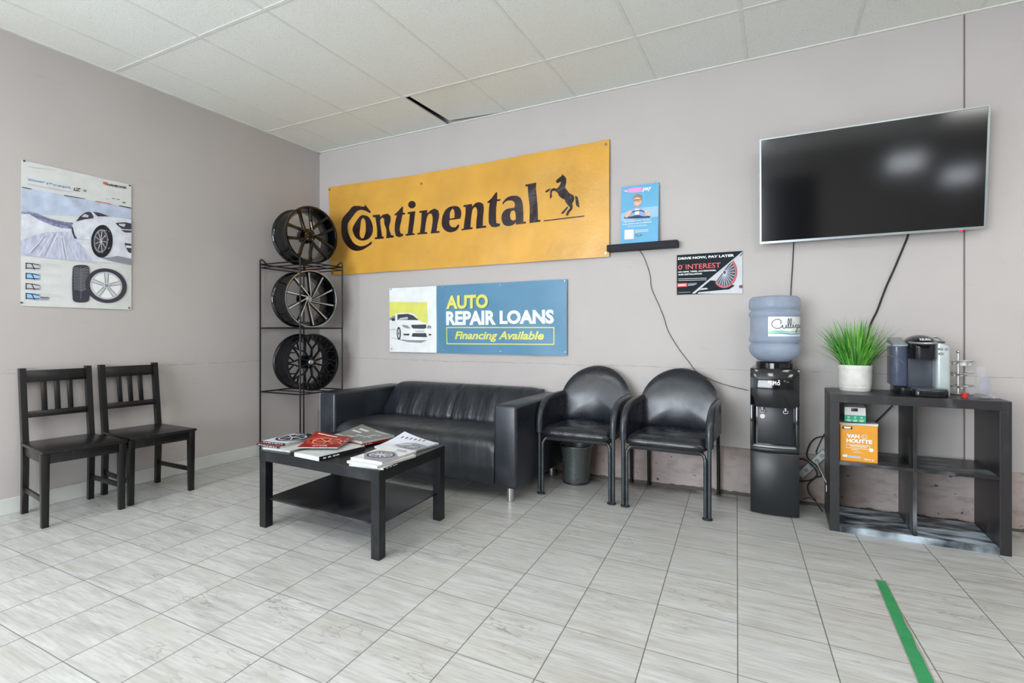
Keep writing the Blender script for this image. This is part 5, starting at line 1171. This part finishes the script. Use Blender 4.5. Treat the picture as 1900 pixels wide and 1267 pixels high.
# ================================================================ COFFEE MAKER
t = thing('coffee_maker', 'silver and black pod coffee maker with a clear water tank', 'coffee maker', (5.03, -.28, .79))
Z0 = .79
def rbox(x0, x1, y0, y1, z0, z1, r, n=5, top=None):          # box with rounded vertical edges
    mb = MB(); pts = []
    for cx_, cy_, a0 in ((x1-r, y1-r, 0), (x0+r, y1-r, PI/2), (x0+r, y0+r, PI), (x1-r, y0+r, 1.5*PI)):
        for k in range(n+1): a = a0+PI/2*k/n; pts.append((cx_+r*math.cos(a), cy_+r*math.sin(a)))
    m = len(pts); e = min(.004, (z1-z0)/4); cxm, cym = (x0+x1)/2, (y0+y1)/2; vs = []
    for z, k in ((z0, .985), (z0+e, 1), (z1-e, 1), (z1, .97)):
        for x, y in pts:
            zz = z+(top(x, y) if top and z > (z0+z1)/2 else 0); vs.append((cxm+(x-cxm)*k, cym+(y-cym)*k, zz))
    fs = [list(range(m))[::-1], [3*m+i for i in range(m)]]
    for q in range(3):
        for i in range(m): j = (i+1) % m; fs.append((q*m+i, q*m+j, (q+1)*m+j, (q+1)*m+i))
    mb.add(vs, fs); return mb
part('base', rbox(4.905, 5.10, -.385, -.13, Z0, Z0+.045, .035), M['cm_black'], t, world=True)
part('drip_tray_box', rbox(4.965, 5.125, -.445, -.30, Z0+.001, Z0+.040, .03), M['cm_black'], t, world=True)
part('drip_plate', rbox(4.968, 5.122, -.442, -.30, Z0+.040, Z0+.046, .028), M['cm_grey'], t, world=True)
part('column', rbox(4.965, 5.09, -.29, -.14, Z0+.04, Z0+.30, .01), M['cm_grey'], t, world=True)
part('silver_side', rbox(5.083, 5.148, -.365, -.13, Z0+.001, Z0+.295, .018, top=lambda x, y: -.02*max(0, (x-5.11)/.04)), M['cm_silver'], t, world=True)
tk = part('water_tank', rbox(4.888, 4.962, -.345, -.15, Z0+.05, Z0+.275, .025), M['tank'], t, world=True, label='smoky clear water tank')
mb = MB(); mb.hexa([(4.888, -.35, Z0+.275), (4.964, -.35, Z0+.275), (4.964, -.15, Z0+.295), (4.888, -.15, Z0+.295)], [(4.892, -.34, Z0+.290), (4.960, -.34, Z0+.290), (4.960, -.16, Z0+.325), (4.892, -.16, Z0+.325)], bev=.004); part('tank_lid', mb, M['tray'], t, world=True)
mb = rbox(4.97, 5.082, -.405, -.15, Z0+.205, Z0+.292, .04); part('brew_head', mb, M['cm_black'], t, world=True)
mb = MB(); vs = []; fs = []; nx, ny = 10, 12
mb.ball((5.026, -.275, Z0+.292), 1, 24, sc=(.072, .150, .048)); part('lid', mb, M['cm_black'], t, world=True)
mb = MB(); mb.tube(smooth_path([(4.965, -.30, Z0+.300), (4.972, -.38, Z0+.296), (5.0, -.425, Z0+.294), (5.052, -.425, Z0+.294), (5.080, -.38, Z0+.296), (5.087, -.30, Z0+.300)], 5), .0055, 8); part('handle', mb, M['bezel'], t, world=True, label='silver lid handle')
mb = MB(); mb.tube(smooth_path([(5.088, -.20, Z0+.30), (5.10, -.20, Z0+.325), (5.135, -.20, Z0+.322), (5.145, -.20, Z0+.29)], 5), .006, 8); part('side_handle', mb, M['bezel'], t, world=True)
mb = MB(); mb.box(5.096, 5.138, -.30, -.17, Z0+.292, Z0+.305, .004); part('display', mb, M['cm_grey'], t, world=True)
for x, z, rx in ((5.103, .262, .012), (5.128, .262, .008), (5.105, .236, .012)):
    mb = MB(); mb.lathe([(0, .004), (.75, .0035), (1, 0)], 18, M=Matrix.Translation((x, -.3655, Z0+z)) @ Matrix.Rotation(PI/2, 4, 'X') @ Matrix.Diagonal((rx, .008, 1, 1))); part('button', mb, M['chrome'], t, world=True)
pr = Print(lambda u, v, h: (u, -.4265+(v-1.09)*.6-h, v), lift=.0006)
pr.text('KEURIG', 5.005, 5.05, Z0+.310, Z0+.320, M['white'], bold=.03)
pr.sets.clear()
def fn_k(u, v, h):
    x = (u-5.026)/.072; z = (v-(Z0+.292))/.048; y = -math.sqrt(max(0, 1-x*x-z*z)); n = Vector((x/.072, y/.15, z/.048)).normalized()
    return tuple(Vector((u, -.275+y*.150, v))+n*(h+.0012))
pr = Print(fn_k, lift=.0005); pr.text('KEURIG', 5.004, 5.050, Z0+.308, Z0+.319, M['white'], bold=.03); pr.build(t)

# ================================================================ POD CAROUSEL, CUPS, POD
t.location.x += .020
cc = Vector((5.246, -.165, .79))
t = thing('pod_carousel', 'chrome wire coffee pod carousel behind the clear cups', 'pod carousel', cc)
mb = MB(); mb.lathe([(0, 0), (.066, 0), (.069, .004), (.066, .008), (0, .01)], 32); part('base', mb, M['chrome'], t)
mb = MB(); mb.rod((0, 0, .008), (0, 0, .235), .005, 10); mb.ball((0, 0, .243), .010, 12); part('post', mb, M['chrome'], t)
for z in (.05, .12, .19):
    mb = MB(); mb.tube([(.072*math.cos(a), .072*math.sin(a), z) for a in (2*PI*k/36 for k in range(36))], .0022, 6, closed=True)
    for k in range(8):
        a = 2*PI*k/8+.2; c_ = Vector((.048*math.cos(a), .048*math.sin(a), z)); mb.tube([c_+Vector((.024*math.cos(b), .024*math.sin(b), .008*math.cos(b-a)-.006)) for b in (2*PI*j/14 for j in range(14))], .0016, 5, closed=True)
        mb.rod((0, 0, z-.004), c_*.55+Vector((0, 0, z-.004))*.45, .0014, 5)
    part('wire_tier', mb, M['chrome'], t)
for k in range(4):
    a = 2*PI*k/8+.2+(PI/4)*(k % 2)+k*.8; p_ = cc+Vector((.048*math.cos(2*PI*(k*2)/8+.2), .048*math.sin(2*PI*(k*2)/8+.2), .166))
    o = thing('coffee_pod', ['white coffee pod in the top ring of the carousel, by the coffee maker', 'white coffee pod in the top ring of the carousel, on the wall side', 'white coffee pod in the top ring of the carousel, facing the wall corner', 'white coffee pod in the top ring of the carousel, facing the room'][k], 'coffee pod', p_, group='white pods in the carousel')
    mb = MB(); mb.lathe([(0, 0), (.015, 0), (.0205, .026), (.0235, .027), (.0235, .029), (0, .0295)], 18); part('cup', mb, M['pw'], o)
o = thing('coffee_pod', 'single red pod lying by the front of the clear cups', 'coffee pod', (5.226, -.368, .79))
mb = MB(); mb.lathe([(0, .0), (.013, .0), (.016, .022), (.018, .023), (.018, .025), (0, .0255)], 16); part('cup', mb, M['red'], o)
def cups(label, x, y, n, m, r=.030, tilt=0, flip=True):
    t = thing('cup_stack', label, 'cups', (x, y, .79), rot=(tilt, 0, 0))
    for k in range(n):
        z = k*.0105; mb = MB()
        pf = [(.0, .082), (.021, .083), (.0225, .08), (r-.001, .006), (r+.001, .004), (r+.001, .0)] if flip else [(0, 0), (.021, 0), (r, .08), (r+.001, .083)]
        if k: pf = [(r-.0015, .0125), (r-.001, .006), (r+.001, .004), (r+.001, .0)] if not flip else [(.0, .082), (.021, .083), (.0225, .08), (.0235, .0715)]
        mb.lathe([(a, b+z) for a, b in pf], 22); part('cup', mb, M[m], t)
    return t
cups('stack of clear plastic cups in front of the carousel', 5.262, -.305, 7, 'cup', .032)
cups('taller stack of clear plastic cups behind the first', 5.322, -.262, 9, 'cup', .032)
cups('short stack of blue-tinted plastic cups at the right end', 5.352, -.205, 3, 'cupblue', .030)
t = thing('lid_pile', 'loose pile of clear plastic lids at the cups', 'lids', (5.30, -.36, .79))
for k, (dx, dy, dz, a) in enumerate(((0, 0, 0, 0), (.006, .004, .007, .05), (-.004, .01, .014, -.06), (.004, .0, .021, .1))):
    mb = MB(); mb.lathe([(0, .004), (.030, .004), (.034, .002), (.038, .0), (.040, .003)], 24, M=Matrix.Translation((dx, dy, dz+.002)) @ Matrix.Rotation(a, 4, 'X')); part('lid', mb, M['cup'], t)
t = thing('plastic_wrap', 'crumpled clear plastic wrapper on the shelf top corner', 'wrapper', (5.335, -.33, .79))
mb = MB(); n = 14; vs = []
for j in range(n+1):
    for i in range(n+1):
        u, v = i/n, j/n; vs.append((-.045+.09*u+.006*noise.noise(Vector((u*5, v*5, 1))), -.09+.11*v+.006*noise.noise(Vector((u*5, v*5, 8))), .004+.020*abs(noise.noise(Vector((u*6, v*6, 4))))*(1-abs(2*u-1)**2)*2))
mb.add(vs, [(j*(n+1)+i, j*(n+1)+i+1, (j+1)*(n+1)+i+1, (j+1)*(n+1)+i) for j in range(n) for i in range(n)]); part('film', mb, M['film'], t, smooth=False)

# ================================================================ CORDS AND POWER STRIP between cooler and shelf
t = thing('power_strip', 'pale grey power strip propped on the wall behind the cords', 'power strip', (4.53, -.03, .20))
a = on_back(1484, 882, -.045); b = on_back(1532, 838, -.045)
mb = MB(); mb.beam(a, b, .045, .030, up=(0, -1, 0), bev=.004); part('body', mb, M['strip'], t, world=True)
d = (b-a)
for k in (.25, .45, .65, .85):
    mb = MB(); c = a+d*k+Vector((0, -.0155, 0)); mb.lathe([(0, .001), (.013, .001), (.014, 0)], 12, M=Matrix.Translation(c) @ Matrix.Rotation(PI/2, 4, 'X')); part('socket', mb, M['gr2'], t, world=True)
def cord(label, pts, r=.0042, m='rubber'):
    t = thing('extension_cable', label, 'cord', pts[0]); mb = MB(); mb.tube(smooth_path(pts, 6), r, 8); part('cable', mb, M[m], t, world=True); return t
w_ = lambda a, b, y=-.05: on_back(1480+a/7.04, 780+b/7.04, y)
cord('thick black cord arching from the shelf unit down behind the cooler', [w_(350, 210, -.03), w_(250, 225, -.03), w_(170, 290, -.03), w_(125, 400, -.04), w_(125, 480, -.06), w_(190, 545, -.07), w_(260, 610, -.09), w_(310, 720, -.09), w_(250, 740, -.08), w_(190, 780, -.08), w_(130, 850, -.08), w_(150, 950, -.09), w_(240, 1045, -.10)])
cord('black cord looping round beside the cooler', [w_(20, 500, -.08), w_(90, 510, -.09), w_(170, 570, -.1), w_(240, 650, -.11), w_(250, 720, -.11), w_(190, 770, -.11), w_(100, 790, -.1), w_(20, 790, -.09)], .005)
cord('thin black cord hanging down to the power strip', [w_(350, 170, -.02), w_(300, 270, -.02), w_(250, 380, -.025), w_(245, 430, -.035), w_(290, 440, -.05)], .003)
t = cord('grey cord ending in a white plug against the shelf side', [w_(250, 530, -.10), w_(270, 600, -.12), w_(310, 680, -.16), w_(350, 760, -.2), w_(385, 830, -.24)], .0032, 'strip')
mb = MB(); p = w_(395, 890, -.25); mb.box(p.x-.010, p.x+.008, p.y-.01, p.y+.01, p.z-.02, p.z+.022, .004); part('plug', mb, M['pw'], t, world=True, label='white plug')
cord('thin black cord lying low along the floor between cooler and shelf', [(4.47, -.10, .055), (4.50, -.12, .075), (4.535, -.12, .06), (4.56, -.11, .02), (4.575, -.15, .006)], .003)
cord('black cord of the coffee maker hanging inside the left compartment', [(4.965, -.07, .80), (4.97, -.06, .77), (4.955, -.055, .70), (4.93, -.05, .66), (4.88, -.06, .60), (4.85, -.07, .57), (4.80, -.07, .54), (4.74, -.06, .5)], .0045)
